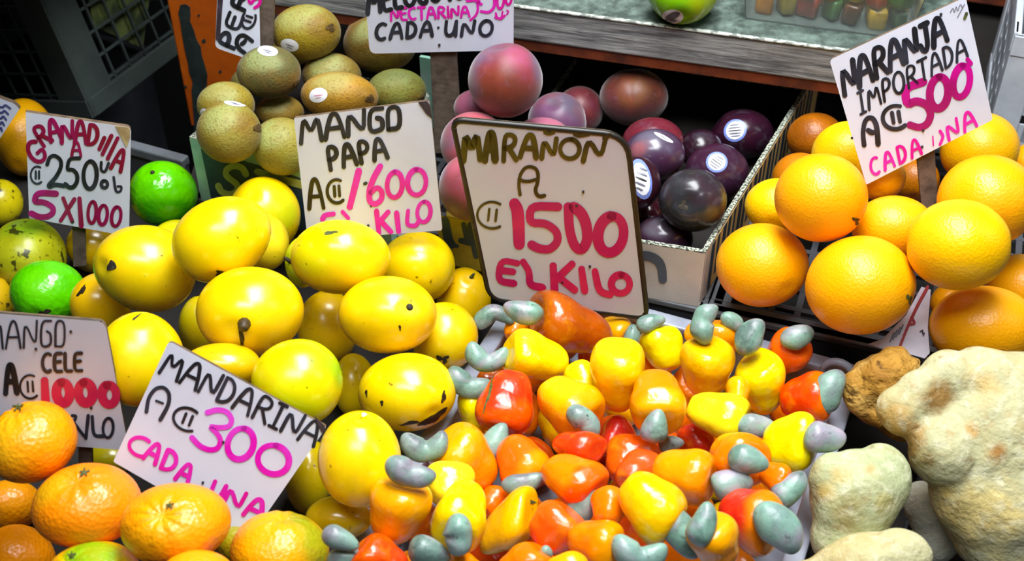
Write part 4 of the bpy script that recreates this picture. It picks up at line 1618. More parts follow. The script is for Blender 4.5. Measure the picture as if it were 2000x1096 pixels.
price_sign([(50, 219), (256, 249), (252, 462), (57, 426)], -14, 4, 'white GRANADILLA sign on a stake with a torn corner', [
    ('ink_maroon', letter('G', 71, 298, 32, 40, -52 + 90, 8) * 0 + letter('G', 70, 297, 30, 44, 38, 8) + letter('R', 82, 264, 22, 40, 34, 8) + letter('A', 105, 254, 22, 42, 14, 8) + letter('N', 131, 258, 22, 42, 2, 8) +
     letter('A', 157, 258, 22, 44, 0, 8) + letter('D', 182, 264, 20, 38, -8, 8) + letter('I', 199, 280, 8, 24, -24, 8) + letter('I', 209, 283, 8, 40, -26, 8) + letter('I', 220, 290, 8, 44, -26, 8) + letter('A', 233, 312, 20, 42, -20, 8)),
    ('ink_maroon', letter('A', 149, 291, 18, 28, 0, 6)),
    ('ink_black', letter('₡', 71, 342, 22, 34, 0, 4) + letter('2', 108, 334, 34, 62, 2, 8) + letter('5', 141, 337, 24, 58, -4, 8) + letter('0', 176, 342, 26, 54, -2, 8) + letter('u', 204, 327, 16, 18, -6, 6) +
     letter('0', 204, 360, 12, 14, 0, 7) + [([(222, 346), (226, 376), (236, 374), (238, 364), (230, 364)], 5)]),
    ('ink_plum', letter('5', 85, 400, 44, 48, -6, 12)),
    ('ink_maroon', letter('X', 132, 410, 24, 44, -4, 8) + letter('1', 157, 415, 10, 54, 4, 9) + letter('0', 180, 415, 16, 42, -4, 7) + letter('0', 201, 420, 17, 38, -6, 7) + letter('0', 227, 423, 18, 38, -8, 7)),
], rads=[2, 9, 3, 2], edging=None, thick=.005, extras=[([(225, 246), (249, 249), (254, 253), (254, 268), (247, 289)], 'kraft', 'torn_corner')], nails=[(142, 433)],
    stake=[[(140, 400), (166, 405), (169, 520), (143, 522)]])
fruit('g3', 'speckled_mango', 'rough_mango', (52, 505, 79, 78), (176, 180, 20), 'large green-yellow speckled mango under the GRANADILLA sign', 'mango', 'speckled mangoes', tints=[((96, 150, 20), (60, 440), .55, .8), ((150, 120, 10), (10, 560), .6, .6)])
fruit('g4', 'speckled_mango', 'rough_mango', (-6, 592, 34, 50), (200, 160, 10), 'sliver of yellow mango at the picture edge above the MANGO CELE sign', 'mango', 'speckled mangoes')
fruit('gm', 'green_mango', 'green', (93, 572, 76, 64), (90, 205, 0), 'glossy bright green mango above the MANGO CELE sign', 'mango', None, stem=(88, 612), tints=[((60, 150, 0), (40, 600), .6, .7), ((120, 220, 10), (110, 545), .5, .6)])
patch('gm', 'stem_scar', 87, 611, 14, 9, 0, 'dark_stem', off=.0005, shape=ragged(8, .5), rings=3, n=20)

# -- yellow mangoes
GY_ = 'yellow mangoes'
YE = (244, 212, 0)
C_RIM = [CBR - CE1 * (CW + .008) + ez * (Z1 + CH + .008), CBR - CE1 * (CW - .008) + ez * (Z1 + CH + .008),
         CBR - CE1 * (CW - .008) - CE2 * CL + ez * (Z1 + CH + .008), CBR - CE1 * (CW + .008) - CE2 * CL + ez * (Z1 + CH + .008)]
rim_occ(C_RIM)


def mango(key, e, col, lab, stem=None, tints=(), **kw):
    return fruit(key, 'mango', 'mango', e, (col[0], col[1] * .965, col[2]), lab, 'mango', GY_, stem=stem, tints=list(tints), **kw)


mango('m4', (345, 474, 52, 45), (226, 226, 10), 'top of a yellow mango peeping between the lime and the big tilted mango')
mango('m1', (516, 421, 71, 76), YE, 'yellow mango against the kiwi box, dimpled, greenish flank', (505, 385), [((196, 210, 10), (565, 430), .5, .8)])
mango('m1b', (522, 474, 43, 54), (248, 228, 30), 'narrow yellow mango wedged under the dimpled one')
mango('m23', (590, 512, 34, 50), (190, 218, 10), 'greenish mango mostly hidden behind the mango under the MANGO PAPA sign', (566, 510))
knob('m23', 567, 511, 5, 12, 'dark_stem', (-2, -8))

price_sign([(574, 231), (839, 197), (864, 450), (601, 470)], 4, 8, 'white MANGO PAPA sign with taped corner in front of the kiwi box', [
    ('ink_black', word('MANgo', (588, 280), (783, 250), 52, 42, 9, 6, .2)),
    ('ink_black', word('PAPA', (644, 332), (757, 308), 44, 40, 9, 2, .28)),
    ('ink_brown', letter('A', 616, 378, 28, 58, 4, 8) + letter('₡', 655, 374, 32, 46, 4, 6)),
    ('ink_magenta', letter('1', 692, 369, 30, 72, -14, 13) + letter('6', 735, 362, 32, 76, -6, 11) + letter('0', 771, 361, 30, 50, -4, 10) + letter('0', 814, 356, 36, 50, -4, 10)),
    ('ink_black', [([(712, 359), (715, 358)], 6), ([(724, 402), (725, 404)], 3)]),
    ('ink_magenta', [([(630, 428), (634, 420), (651, 418)], 10), ([(669, 414), (680, 426)], 8)] + word('KI', (738, 454), (782, 452), 42, 36, 10, -4, .4) + [([(797, 412), (794, 440), (812, 442), (818, 432)], 8)] + letter('0', 828, 414, 26, 40, -6, 8)),
], rads=[3, 8, 5, 2], extras=[([(817, 200), (834, 198), (839, 204), (844, 232), (832, 222)], 'dark_tape', 'corner_tape')], nails=[(719, 441)])

# MARANON sign, dark rubber edge
tl, tr, br, bl = (884, 233), (1224, 264), (1264, 620), (957, 582)
price_sign([tl, tr, br, bl], 4, 3, 'largest sign, MARANON A 1500 EL KILO, with black rubber edging', [
    ('ink_olive', word('M', (905, 314), (938, 311), 54, 54, 12, 4) + word('A', (947, 313), (967, 313), 54, 54, 14, 2) + word('R', (981, 314), (1008, 312), 50, 50, 10, 6) + word('A', (1016, 306), (1047, 308), 44, 44, 11, 2) +
     word('N', (1058, 309), (1084, 309), 38, 38, 10, 4) + letter('O', 1113, 291, 38, 38, -8, 9) + word('N', (1139, 315), (1176, 310), 46, 44, 10, 18) + [([(1064, 258), (1072, 262), (1082, 258)], 7), ([(1122, 262), (1129, 266), (1150, 262)], 7),
     ([(1180, 270), (1192, 264)], 8)]),
    ('ink_olive', letter('a', 1036, 353, 46, 56, 0, 7)),
    ('ink_olive', letter('₡', 957, 420, 50, 52, -6, 5)),
    ('ink_crimson', [([(1005, 398), (1011, 410), (1013, 440), (1014, 477)], 22)] + [([(1090, 404), (1036, 402), (1034, 436), (1066, 436), (1088, 452), (1090, 472), (1074, 488), (1052, 486), (1038, 478)], 17)] +
     [([(1110, 405), (1112, 450), (1122, 482), (1136, 490), (1148, 470), (1146, 440), (1136, 416), (1120, 404)], 20)] + letter('0', 1193, 458, 50, 72, -10, 20)),
    ('ink_crimson', word('E', (970, 549), (1006, 554), 42, 40, 13, 0) + [([(1022, 512), (1034, 530), (1034, 557), (1060, 562)], 14)] + word('K', (1080, 570), (1122, 566), 50, 50, 15, 2) + [([(1136, 526), (1142, 568)], 14)] +
     [([(1162, 530), (1170, 570), (1192, 576)], 13)] + letter('O', 1212, 555, 36, 36, -8, 14)),
], rads=[22, 46, 22, 26], D=1.108, mat='board_warm', thick=.006, edging=(None, 13, 'rubber'), nails=[(1139, 375), (1098, 552), (1152, 521), (1126, 402)])

mango('m10', (906, 588, 53, 66), (232, 196, 0), 'mango at the left edge of the MARANON sign', (915, 545), lift=.985)
knob('m10', 920, 542, 4, 8, 'calyx', (6, -3))
mango('m8', (815, 522, 74, 70), (252, 222, 0), 'mango under the KILO corner of the MANGO PAPA sign', None)
mango('m12', (640, 640, 60, 73), (250, 210, 0), 'deep yellow mango in the gap under the mango with stem dots')
mango('m16', (388, 636, 40, 58), (222, 204, 4), 'mango behind the one with the knobbly stem, above the MANDARINA sign')
mango('m5', (197, 592, 62, 60), (240, 196, 0), 'mango with a dark scar beside the bright green mango', None)
blemish('m5', 160, 568, 16, 5, 55, 4)
mango('m3', (283, 524, 102, 85, -14), (248, 214, 0), 'big mango with a round dark stem scar left of the tilted one', (219, 519), [((200, 190, 10), (205, 560), .6, .6)])
patch('m3', 'stem_scar', 219, 519, 10, 11, 0, 'dark_stem', off=.0008, shape=ragged(2, .3), rings=3, n=20)
mango('m2', (433, 467, 101, 81, 27), (252, 226, 0), 'big tilted mango resting against the dimpled one', (430, 540))
patch('m2', 'stem_scar', 430, 533, 13, 6, 0, 'dark_stem', off=.0005, shape=ragged(5, .5), rings=3, n=20)
mango('m7', (665, 502, 98, 73), (252, 226, 0), 'mango with stem dots cutting off the MANGO PAPA sign', (655, 452), [((214, 220, 10), (600, 520), .45, .7)])
blemish('m7', 645, 455, 16, 4, 5, 11, 'calyx')
mango('m11', (868, 658, 66, 68), (240, 206, 0), 'mango next to the teal nuts with its stem end facing down', (866, 702), [((206, 190, 10), (866, 690), .6, .6)])
patch('m11', 'stem_scar', 866, 701, 13, 12, 0, 'dark_stem', off=.0005, shape=ragged(6, .7), rings=3, n=20)
mango('m19', (692, 752, 42, 62), (232, 206, 0), 'strip of mango between the greenish and the spotted one')
mango('m6', (488, 609, 106, 88), (252, 216, 0), 'big front mango with a knobbly brown stem and dark streak', (476, 640), [((226, 170, 0), (470, 680), .6, .5)])
knob('m6', 477, 633, 13, 12, 'stem', (-2, 8))
blemish('m6', 472, 662, 6, 24, 6, 12)
mango('m9', (757, 615, 97, 76), (252, 218, 0), 'big mango with a black stem dot above the spotted one', (800, 600))
knob('m9', 800, 600, 8, 4, 'dark_stem')
blemish('m9', 781, 640, 3, 6, 10, 7)
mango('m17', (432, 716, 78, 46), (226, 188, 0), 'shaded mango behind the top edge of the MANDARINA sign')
mango('m15', (272, 702, 89, 93), (250, 220, 0), 'mango filling the gap between the MANGO CELE and MANDARINA signs', (285, 625), [((216, 190, 0), (250, 760), .7, .5)])
blemish('m15', 266, 620, 14, 2, 35, 5)
mango('m13', (580, 748, 90, 86), (226, 226, 0), 'greenish mango above the right corner of the MANDARINA sign', (650, 670), [((50, 160, 10), (668, 730), .36, .95), ((170, 214, 10), (640, 690), .6, .8), ((190, 206, 0), (580, 810), .6, .6)])
mango('m14', (795, 766, 96, 77), (248, 222, 0), 'mango with black rotten spots next to the cashew crate', (850, 800))
blemish('m14', 846, 816, 34, 9, 32, 21)
blemish('m14', 866, 776, 5, 14, -15, 22)
blemish('m14', 802, 826, 22, 4, 8, 23)
blemish('m14', 746, 787, 4, 6, 0, 24)
blemish('m14', 716, 768, 3, 8, 0, 25)
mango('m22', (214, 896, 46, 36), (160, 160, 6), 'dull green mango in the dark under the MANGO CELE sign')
fruit('gm2', 'green_mango', 'green', (-14, 792, 32, 44), (80, 180, 0), 'sliver of green mango at the picture edge beside the MANGO CELE sign', 'mango', None)

price_sign([(-40, 610), (205, 629), (252, 880), (10, 862)], -6, 8, 'white MANGO CELE sign with thin black edging at the picture edge', [
    ('ink_black', word('MANgo', (-26, 682), (127, 677), 56, 50, 4.5, 2, .22)),
    ('ink_black', word('CELE', (83, 727), (160, 724), 36, 34, 7, 2, .22)),
    ('ink_black', letter('A', 21, 740, 22, 56, 2, 11) + letter('₡', 56, 756, 34, 46, 4, 4.5)),
    ('ink_crimson', [([(87, 744), (89, 786)], 16)] + letter('0', 123, 767, 26, 40, 4, 18) + letter('0', 167, 767, 28, 40, 6, 18) + letter('0', 213, 771, 28, 38, 4, 18)),
    ('ink_black', [([(141, 812), (150, 812), (142, 828)], 6), ([(146, 828), (164, 852)], 6)] + letter('I', 170, 834, 6, 44, -6, 7) + [([(180, 814), (182, 852), (202, 852)], 7)] + letter('0', 211, 836, 20, 38, -4, 6)),
], rads=[2, 16, 2, 2], thick=.004, edging=((1, 10), 6, 'rubber'), nails=[(138, 648), (178, 797), (70, 682)],
    stake=[[(150, 780), (176, 782), (180, 930), (154, 930)]])

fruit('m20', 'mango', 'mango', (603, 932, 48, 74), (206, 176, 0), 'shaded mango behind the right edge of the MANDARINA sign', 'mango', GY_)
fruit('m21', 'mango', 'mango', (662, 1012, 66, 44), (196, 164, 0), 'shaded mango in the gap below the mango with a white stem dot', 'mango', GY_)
price_sign([(330, 666), (638, 834), (486, 1054), (221, 902)], -4, 26, 'white MANDARINA A 300 CADA UNA sign tilted among the mandarins', [
    ('ink_black', word('MANDARiNA', (311, 728), (612, 873), 50, 48, 7, 0, .2)),
    ('ink_black', [([(286, 804), (290, 776), (304, 758), (320, 756), (331, 768), (330, 790), (313, 820)], 8), ([(305, 783), (318, 788)], 5)] + letter('₡', 362, 818, 48, 44, -22, 6)),
    ('ink_pink', [([(405, 806), (424, 800), (444, 804), (454, 820), (448, 834), (426, 836), (408, 832), (424, 846), (432, 860), (426, 876), (410, 880), (390, 872), (375, 855)], 11)] + letter('0', 470, 867, 50, 62, -20, 12) + letter('0', 534, 898, 62, 56, -20, 12)),
    ('ink_magenta', letter('C', 272, 872, 40, 36, -20, 8) + letter('A', 300, 884, 26, 38, -28, 9) + letter('D', 332, 901, 28, 38, -22, 9) + letter('A', 362, 924, 26, 38, -26, 9) + letter('U', 425, 960, 26, 32, -22, 9) +
     letter('N', 458, 974, 34, 36, -24, 9) + letter('A', 500, 994, 36, 40, -24, 10)),
], rads=[10, 6, 3, 4], extras=[([(613, 812), (634, 832), (636, 840), (628, 846)], 'dark_tape', 'corner_tape')], nails=[(436, 864), (396, 943)], clear=.006)
mango('m18', (702, 897, 82, 95), (252, 226, 0), 'upright mango with a white stem dot right of the MANDARINA sign', (711, 812))
patch('m18', 'stem_scar', 711, 811, 6, 4, 0, 'sticker_white', off=.0006, shape=ragged(5, .3), rings=3, n=16)

# -- mandarins
GD = 'mandarins in the front pile'
MD = [
    ('t4', (20, 987, 64, 50), (232, 150, 0), 'rough-skinned mandarin wedged at the picture edge under the topmost one', None, []),
    ('t9', (462, 1068, 40, 40), (150, 150, 10), 'greenish mandarin deep in the gap below the MANDARINA sign', None, []),
    ('t1', (62, 864, 90, 81), (250, 160, 0), 'topmost mandarin in front of the MANGO CELE sign', (36, 793), [((232, 196, 20), (20, 860), .7, .6)]),
    ('t2', (169, 988, 109, 84), (250, 142, 0), 'deep orange mandarin in the middle of the pile', (164, 922), [((206, 176, 10), (110, 930), .5, .7)]),
    ('t7', (546, 1078, 97, 81), (244, 168, 0), 'mandarin with a green shoulder at the corner of the MANDARINA sign', (560, 1000), [((130, 150, 20), (600, 1010), .45, .85), ((150, 160, 20), (636, 1060), .45, .9)]),
    ('t3', (343, 1025, 109, 82), (252, 166, 0), 'smooth light orange mandarin covering the lower edge of the MANDARINA sign', (332, 985), []),
    ('t5', (36, 1092, 74, 68), (250, 148, 0), 'mandarin in the lower picture corner', None, []),
    ('t6', (180, 1126, 96, 70), (244, 176, 0), 'green-topped mandarin cut by the lower picture edge', (142, 1084), [((120, 180, 10), (200, 1066), .75, .9)]),
    ('t8', (382, 1132, 78, 58), (250, 162, 0), 'mandarin cut by the picture edge below the smooth one', None, []),
]
for key, e, col, lab, st, ti in MD:
    fruit(key, 'mandarin', 'mandarin', e, col, lab, 'mandarin', GD, stem=st, tints=ti)
for key, x, y, r in (('t1', 36, 796, 13), ('t2', 165, 924, 12), ('t3', 332, 988, 10), ('t6', 141, 1086, 10)):
    calyx(key, x, y, r)

# -- cashew apples
GC = 'cashew apples in the white crate'
OR, DO, RE, YL, YG, OY = (246, 140, 0), (172, 76, 0), (226, 40, 10), (250, 222, 0), (232, 220, 0), (250, 176, 0)


for q in ((.006, .006, -.012, -CL), (-CW, .006, .012, -.006)):
    a0, b0, a1, b1 = q
    rim_occ([CBR + CE1 * a0 + CE2 * b0 + ez * (Z1 + CH + .008), CBR + CE1 * a1 + CE2 * b0 + ez * (Z1 + CH + .008), CBR + CE1 * a1 + CE2 * b1 + ez * (Z1 + CH + .008), CBR + CE1 * a0 + CE2 * b1 + ez * (Z1 + CH + .008)])
FILL = [OR, DO, (214, 70, 8), (232, 190, 0), (238, 120, 0), (206, 50, 14)]
nf = 0
for bi in range(8):
    for ai in range(6):
        P = CBR - CE1 * (.037 + .047 * ai + (.010 if bi % 2 else 0)) - CE2 * (.034 + .050 * bi) + ez * (Z1 + .031) - CE1 * (.005 if ai == 0 else 0)
        x, y, D = (float(q) for q in px_of(P))
        if y > 1150:
            continue
        rr = .0226 * FPX / D
        nf += 1
        rs = np.random.RandomState(900 + nf)
        fruit('f%d' % nf, 'cashew_apple', 'cashew', (x, y, rr * rs.uniform(.94, 1.06), rr * rs.uniform(.94, 1.06), 0), FILL[rs.randint(6)],
              'cashew apple buried in the lower layer of the heap', 'cashew apple', 'buried lower layer of cashew apples', stem=(x + rs.uniform(-30, 30), y + rs.uniform(-30, 30)), sup='crate', D=D)


def ca(key, e, col, lab, end=None, back=False, c2=None, near=None):
    """end = where the nut end points in the picture; c2 = colour at that end"""
    t = []
    if c2:
        t = [(c2, 'stem', 1.2, .85)]
    return fruit(key, 'cashew_apple', 'cashew', e, col, lab, 'cashew apple', GC, stem=end, back=back, tints=t, sup='crate', near=near)


ca('c46', (1202, 645, 32, 27), OY, 'small yellow cashew apple under the MARANON sign corner', (1228, 655))
ca('c47', (1010, 640, 26, 28), OR, 'orange cashew apple peeping behind the burnt orange one')
ca('c47b', (960, 738, 32, 26), DO, 'dark orange cashew apple in the gap under the grey nuts')
ca('c5', (1392, 668, 56, 43), (240, 150, 0), 'orange cashew apple right behind the one with an upright nut', (1390, 625))
ca('c8', (1541, 686, 47, 48), (250, 110, 0), 'orange cashew apple farthest along the crate with a grey nut', (1560, 662), c2=(240, 90, 10))
ca('c4', (1291, 681, 45, 45), YG, 'round greenish yellow cashew apple at the back of the crate', (1280, 640), back=True)
nut('c4', 1272, 632, 52, 30, 20, 40)
ca('c1', (1107, 640, 90, 56, -32), DO, 'large burnt orange cashew apple leaning on the MARANON sign', (1030, 610), c2=(186, 92, 4))
nut('c1', 1022, 605, 68, 40, 170, 70)
nut('c46', 1232, 656, 40, 30, 80, -80)
ca('c2', (1046, 697, 67, 50, -14), (250, 214, 0), 'yellow cashew apple lying with its nut against the mangoes', (985, 680))
nut('c2', 952, 690, 66, 38, -10, -150)
nut('c47', 966, 625, 62, 34, 10, 130)
ca('c16', (1134, 740, 34, 38), YL, 'small yellow cashew apple between three larger ones')
ca('c3', (1206, 732, 54, 74), (252, 204, 0), 'tall yellow cashew apple tapering to a dark tip', (1206, 665))
nut('c5', 1430, 632, 46, 30, -30, 60)
ca('c6', (1382, 718, 55, 63), (248, 190, 0), 'dull yellow cashew apple with an upright curled nut', (1383, 662))
nut('c6', 1384, 631, 62, 44, 78, 120)
nut('c8', 1560, 662, 58, 44, 25, 60)
ca('c7', (1485, 745, 50, 66), (246, 222, 0), 'tall lemon yellow cashew apple with a grey nut on top', (1470, 690))
nut('c7', 1472, 660, 72, 48, 62, 90)
ca('c48', (1442, 768, 24, 34), OY, 'sliver of cashew apple between the dull and the lemon yellow ones')
ca('c9', (1574, 776, 52, 52), (236, 60, 0), 'red orange cashew apple with a large dark nut by the crate rim', (1620, 770), c2=(250, 110, 0))
nut('c9', 1621, 766, 86, 56, 62, 60)
ca('c15', (925, 806, 32, 50), YG, 'yellow cashew apple half behind the bright red one', (920, 750))
nut('c15', 918, 742, 74, 44, -22, -120)
ca('c10', (1285, 786, 56, 65), (246, 140, 0), 'orange cashew apple with a pale nut hanging down the front', (1283, 832), c2=(250, 176, 0))
nut('c10', 1282, 833, 62, 46, 75, 30)
ca('c13', (985, 787, 58, 65), (230, 50, 10), 'bright red cracked cashew apple with a long nut below', (972, 846), c2=(240, 90, 0))
patch('c13', 'crack', 955, 770, 4, 44, -14, 'calyx', off=.0003, shape=ragged(31, .5), rings=3, n=24)
nut('c13', 970, 864, 74, 46, 68, 35)
ca('c14', (1111, 798, 69, 59, -18), (250, 184, 0), 'glossy yellow orange cashew apple next to the bright red one', (1160, 830), c2=(250, 160, 0))
nut('c14', 1137, 828, 66, 44, -40, 110)
ca('c43', (1360, 860, 38, 36), (200, 36, 14), 'dark red cashew apple below the pale yellow one')
nut('c43', 1312, 868, 50, 26, 10, 40)
ca('c11', (1402, 812, 63, 47, -6), (248, 222, 20), 'pale yellow cashew apple lying sideways with a grey nut', (1460, 826))
nut('c11', 1482, 831, 76, 40, -8, -25)
ca('c12', (1545, 859, 55, 61, -20), (244, 226, 0), 'lemon yellow cashew apple with a straight teal nut over the crate rim', (1595, 855))
nut('c12', 1611, 853, 78, 54, -4, -40)
ca('c21', (1206, 850, 34, 40), (216, 44, 30), 'red cashew apple deep in the gap beside the orange one')
ca('c19', (1132, 876, 54, 34), (232, 56, 10), 'flat red cashew apple under the glossy yellow one', (1175, 880))
ca('c17', (905, 900, 60, 72, 30), (250, 148, 0), 'orange cashew apple with a wide curved nut above the left rim', (862, 846), c2=(250, 170, 0))
nut('c17', 831, 862, 72, 46, 4, -150)
ca('c18', (1024, 906, 55, 58), (246, 110, 10), 'orange red cashew apple with a ring of glare', (1050, 950), c2=(250, 160, 0))
ca('c22', (1236, 897, 53, 50), (242, 90, 6), 'orange red cashew apple behind the pinkish one')
ca('c25', (1446, 897, 61, 53), (250, 150, 0), 'orange cashew apple with a dark nut pointing at the viewer', (1462, 902), c2=(250, 120, 0))
nut('c25', 1462, 901, 76, 50, -14, 20, .2)
ca('c23', (1250, 918, 50, 42), (236, 80, 20), 'pinkish orange cashew apple in the centre of the heap')
ca('c29', (1515, 936, 33, 34), (248, 120, 0), 'small orange cashew apple by the right crate rim', (1540, 946))
nut('c29', 1541, 951, 82, 46, 42, -50)
ca('c24', (1337, 933, 64, 57), (250, 156, 0), 'orange cashew apple with a straight pale nut pointing sideways', (1395, 942), c2=(250, 140, 0))
nut('c24', 1431, 948, 80, 52, 8, 30)
nut('c18', 1020, 941, 76, 36, 12, -60)
ca('c20', (1122, 940, 67, 52, -6), (248, 134, 0), 'orange cashew apple lying across with a nut leaning on its end', (1172, 965), c2=(240, 90, 0))
nut('c20', 1138, 985, 82, 46, 62, -20)
ca('c42', (965, 980, 30, 32), (240, 100, 0), 'orange cashew apple sunk between the yellow pair and its neighbours')
nut('c30' if False else 'c17', 800, 916, 92, 44, -24, 70) if False else None
ca('c32', (879, 946, 50, 46), (246, 220, 30), 'pale yellow cashew apple behind the yellow one with a blue-grey nut')
ca('c30', (783, 995, 62, 70), (250, 150, 0), 'big orange cashew apple over the left rim of the crate', (800, 930), c2=(250, 172, 0))
nut('c30', 803, 917, 94, 50, -22, -100)
ca('c31', (898, 1008, 54, 74, -10), (250, 224, 0), 'tall yellow cashew apple with a blue-grey nut in front', (887, 1050), c2=(244, 206, 0))
nut('c31', 886, 1046, 68, 56, -86, 110)
ca('c33', (1000, 1021, 46, 80, -30), (252, 186, 0), 'long golden cashew apple without its nut', (1050, 985))
patch('c33', 'dimple_scar', 1040, 981, 9, 4, -10, 'calyx', off=.0004, shape=ragged(12, .5), rings=3, n=16)
ca('c36', (1190, 990, 37, 42), (244, 124, 0), 'orange cashew apple with tan specks behind the big yellow one')
ca('c34', (1092, 1036, 60, 50, -32), (244, 96, 10), 'orange red cashew apple pointing at the leaning nut', (1130, 1000))
ca('c26', (1275, 994, 68, 74), (250, 206, 0), 'largest yellow cashew apple with a big grey nut', (1325, 1040), c2=(250, 190, 0))
nut('c26', 1327, 1046, 104, 62, -52, 60, .1)
ca('c28', (1470, 1021, 67, 67), (222, 36, 20), 'red and orange cashew apple with a dark purple-grey nut', (1512, 1035), c2=(250, 140, 0))
nut('c28', 1517, 1040, 104, 70, -46, 90, .1)
ca('c27', (1391, 1056, 53, 58), (250, 150, 0), 'orange cashew apple with an upright teal nut beside the largest yellow one', (1375, 1005), c2=(250, 170, 0))
nut('c27', 1370, 1022, 84, 48, 72, -40)
ca('c35', (1166, 1066, 57, 52, 10), (248, 130, 0), 'orange cashew apple with a curled nut at the lower picture edge', (1215, 1070), c2=(250, 160, 0))
nut('c35', 1250, 1072, 86, 52, -12, -130)
ca('c39', (738, 1087, 60, 46), (232, 60, 10), 'red cashew apple outside the left rim at the lower picture edge', (690, 1060), c2=(236, 80, 0))
nut('c39', 667, 1053, 72, 38, -26, -20)
ca('c37', (1030, 1098, 60, 40), (248, 118, 0), 'orange cashew apple cut by the lower picture edge below the golden one', (1075, 1070))
nut('c37', 1068, 1078, 26, 18, -40, 20)
ca('c38', (1112, 1108, 44, 32), OY, 'yellow orange cashew apple cut by the lower picture edge', None)
ca('c40', (906, 1108, 44, 34), OR, 'orange cashew apple at the lower picture edge with a pale nut', (870, 1090))
nut('c40', 838, 1080, 82, 50, -16, 20)
nut('c39', 682, 1092, 76, 34, 4, 30)


# -- pale knobbly roots
def root_veg(key, name, blobs, D0, mat, col, label, voxel=.0035, amp=.0018, freq=70, tints=()):
    """blobs=(px,py,rx,ry,dz,rot): lumps that melt into one body; dz towards the eye in picture units"""
    me = bpy.data.meshes.new('tmp')
    vs, fs = [], []
    tv, tf = template(28, 18)
    D = D0
    for _ in range(60):                                 # lift it until it lies on the tray
        zmin = min((EYE + (at(px, py, D) - EYE))[2] + dz * D / FPX * AX_B[2] - max(rx, ry) * .9 * D / FPX for px, py, rx, ry, dz, rot in blobs if py < 1110)
        allv = np.concatenate([at(px, py, D) + (tv * np.array([rx, ry, (rx + ry) * .45]) + [0, 0, dz]) @ BASIS * (D / FPX) for px, py, rx, ry, dz, rot in blobs])
        inside = ((allv - CBR) @ CE1 < .012) & (allv[:, 2] < Z1 + CH + .012) & ((allv - CBR) @ CE2 < .012)
        if zmin > Z1 + .004 and not inside.any():
            break
        D *= .995
    base = at(blobs[0][0], blobs[0][1], D)
    for px, py, rx, ry, dz, rot in blobs:
        a = math.radians(rot)
        s = D / FPX
        W = tv * np.array([rx, ry, (rx + ry) / 2 * .9]) * s
        M = np.array([[math.cos(a), -math.sin(a), 0], [math.sin(a), math.cos(a), 0], [0, 0, 1.]])
        W = W @ M.T
        W[:, 2] += dz * s
        b = len(vs)
        vs += (W @ BASIS + at(px, py, D) - base).tolist()
        fs += [tuple(b + i for i in f) for f in tf]
    me.from_pydata(vs, [], fs)
    o = bpy.data.objects.new('tmp', me)
    COL.objects.link(o)
    r = o.modifiers.new('r', 'REMESH')
    r.mode, r.voxel_size = 'VOXEL', voxel
    sm = o.modifiers.new('s', 'SMOOTH')
    sm.iterations, sm.factor = 6, .5
    dg = bpy.context.evaluated_depsgraph_get()
    out = bpy.data.meshes.new_from_object(o.evaluated_get(dg))
    bpy.data.objects.remove(o)
    n = len(out.vertices)
    V = np.zeros(n * 3)
    out.vertices.foreach_get('co', V)
    V = V.reshape(-1, 3)
    Nn = np.zeros(n * 3)
    out.vertices.foreach_get('normal', Nn)
    Nn = Nn.reshape(-1, 3)
    rs = np.random.RandomState(hash_(key))
    V += Nn * (wob(V, freq, amp, rs) + wob(V, freq * 2.7, amp * .5, rs))[:, None]
    out.vertices.foreach_set('co', V.ravel())
    ca_ = out.color_attributes.new('skin', 'FLOAT_COLOR', 'POINT')
    cc = np.tile(lin(col), (n, 1))
    tx, ty, _d = px_of(V + base)
    for qx, qy, qr, tc, amt in tints:                   # scars, cut faces, corky patches and crevices tinted brown
        q = np.hypot(tx - qx, ty - qy) / qr + wob(V, 160, .35, rs) + wob(V, 420, .2, rs)
        w = (np.clip(1.35 - q, 0, 1) * amt)[:, None]
        cc = cc * (1 - w) + lin(tc) * w
    ca_.data.foreach_set('color', np.concatenate([cc, np.ones((n, 1))], 1).ravel())
    out.polygons.foreach_set('use_smooth', [True] * len(out.polygons))
    out.materials.clear()
    out.materials.append(MT[mat])
    o = link(name, out, None, base)
    tag(o, label, 'root vegetable', 'pale knobbly roots')
    return o


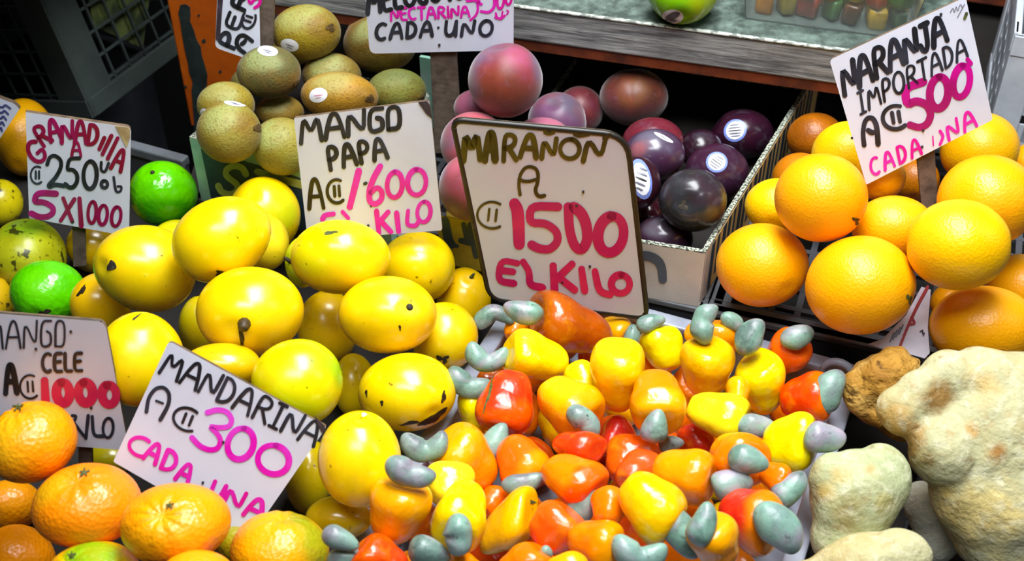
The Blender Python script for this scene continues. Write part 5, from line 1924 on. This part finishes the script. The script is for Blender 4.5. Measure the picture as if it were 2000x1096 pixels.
CREAM, TAN = (180, 176, 134), (176, 130, 50)
root_veg('r5', 'knobbly_root', [(1806, 990, 40, 62, 0, 10), (1830, 1050, 44, 50, 0, 0)], 1.13, 'root', (196, 196, 176), 'greyish root in shade behind the biggest pale root')
root_veg('r1', 'knobbly_root', [(1730, 765, 72, 76, 0, 20), (1760, 715, 50, 38, 0, 0), (1690, 770, 44, 50, 8, 0), (1770, 790, 60, 70, -10, 0)], 1.075, 'crust_root', TAN,
         'crusty tan brown root at the back by the crate rim', amp=.003, freq=120)
root_veg('r3', 'knobbly_root', [(1668, 975, 88, 98, 0, 0), (1620, 940, 44, 60, 10, 0), (1725, 940, 58, 70, -14, 0), (1660, 1050, 80, 70, 0, 0)], 1.05, 'root', (172, 178, 134),
         'rounded creamy root beside the right crate rim',
         tints=[(1650, 1000, 34, (150, 124, 56), .8), (1610, 960, 24, (206, 170, 80), .7), (1640, 925, 22, (200, 166, 90), .6), (1700, 915, 12, (196, 140, 60), .8), (1720, 985, 20, (186, 166, 90), .6)])
root_veg('r2', 'knobbly_root', [(1950, 860, 112, 150, 0, 0), (1845, 738, 56, 54, 14, 0), (1792, 768, 54, 54, 24, 30), (1756, 800, 50, 54, 26, 30), (1828, 872, 66, 74, 40, 0), (1880, 830, 60, 70, 30, 0), (1925, 748, 90, 66, 0, 0), (2000, 760, 90, 74, 0, 0), (1960, 970, 130, 130, 6, 0),
                                (1890, 960, 78, 80, 20, 30), (1960, 1040, 96, 90, 8, 20), (2030, 1060, 90, 90, 0, 0)], 1.0, 'root', CREAM, 'biggest cream root with knobs, in front of the oranges',
         tints=[(1828, 772, 30, (130, 90, 26), .9), (1740, 822, 44, (180, 134, 56), .8), (1772, 856, 30, (170, 120, 44), .7), (1782, 880, 26, (120, 96, 44), .8), (1814, 897, 14, (110, 84, 36), .8), (1952, 882, 16, (160, 106, 34), .9), (1900, 840, 12, (196, 150, 80), .8),
                (1930, 738, 40, (208, 160, 70), .5), (1850, 1010, 60, (200, 160, 60), .5), (1940, 1000, 70, (222, 190, 100), .5)])
root_veg('r4', 'knobbly_root', [(1690, 1100, 110, 62, 0, 0), (1760, 1085, 66, 56, 8, 0), (1610, 1120, 80, 34, 6, 0)], .94, 'root', (184, 178, 134), 'cream root cut by the lower picture edge')
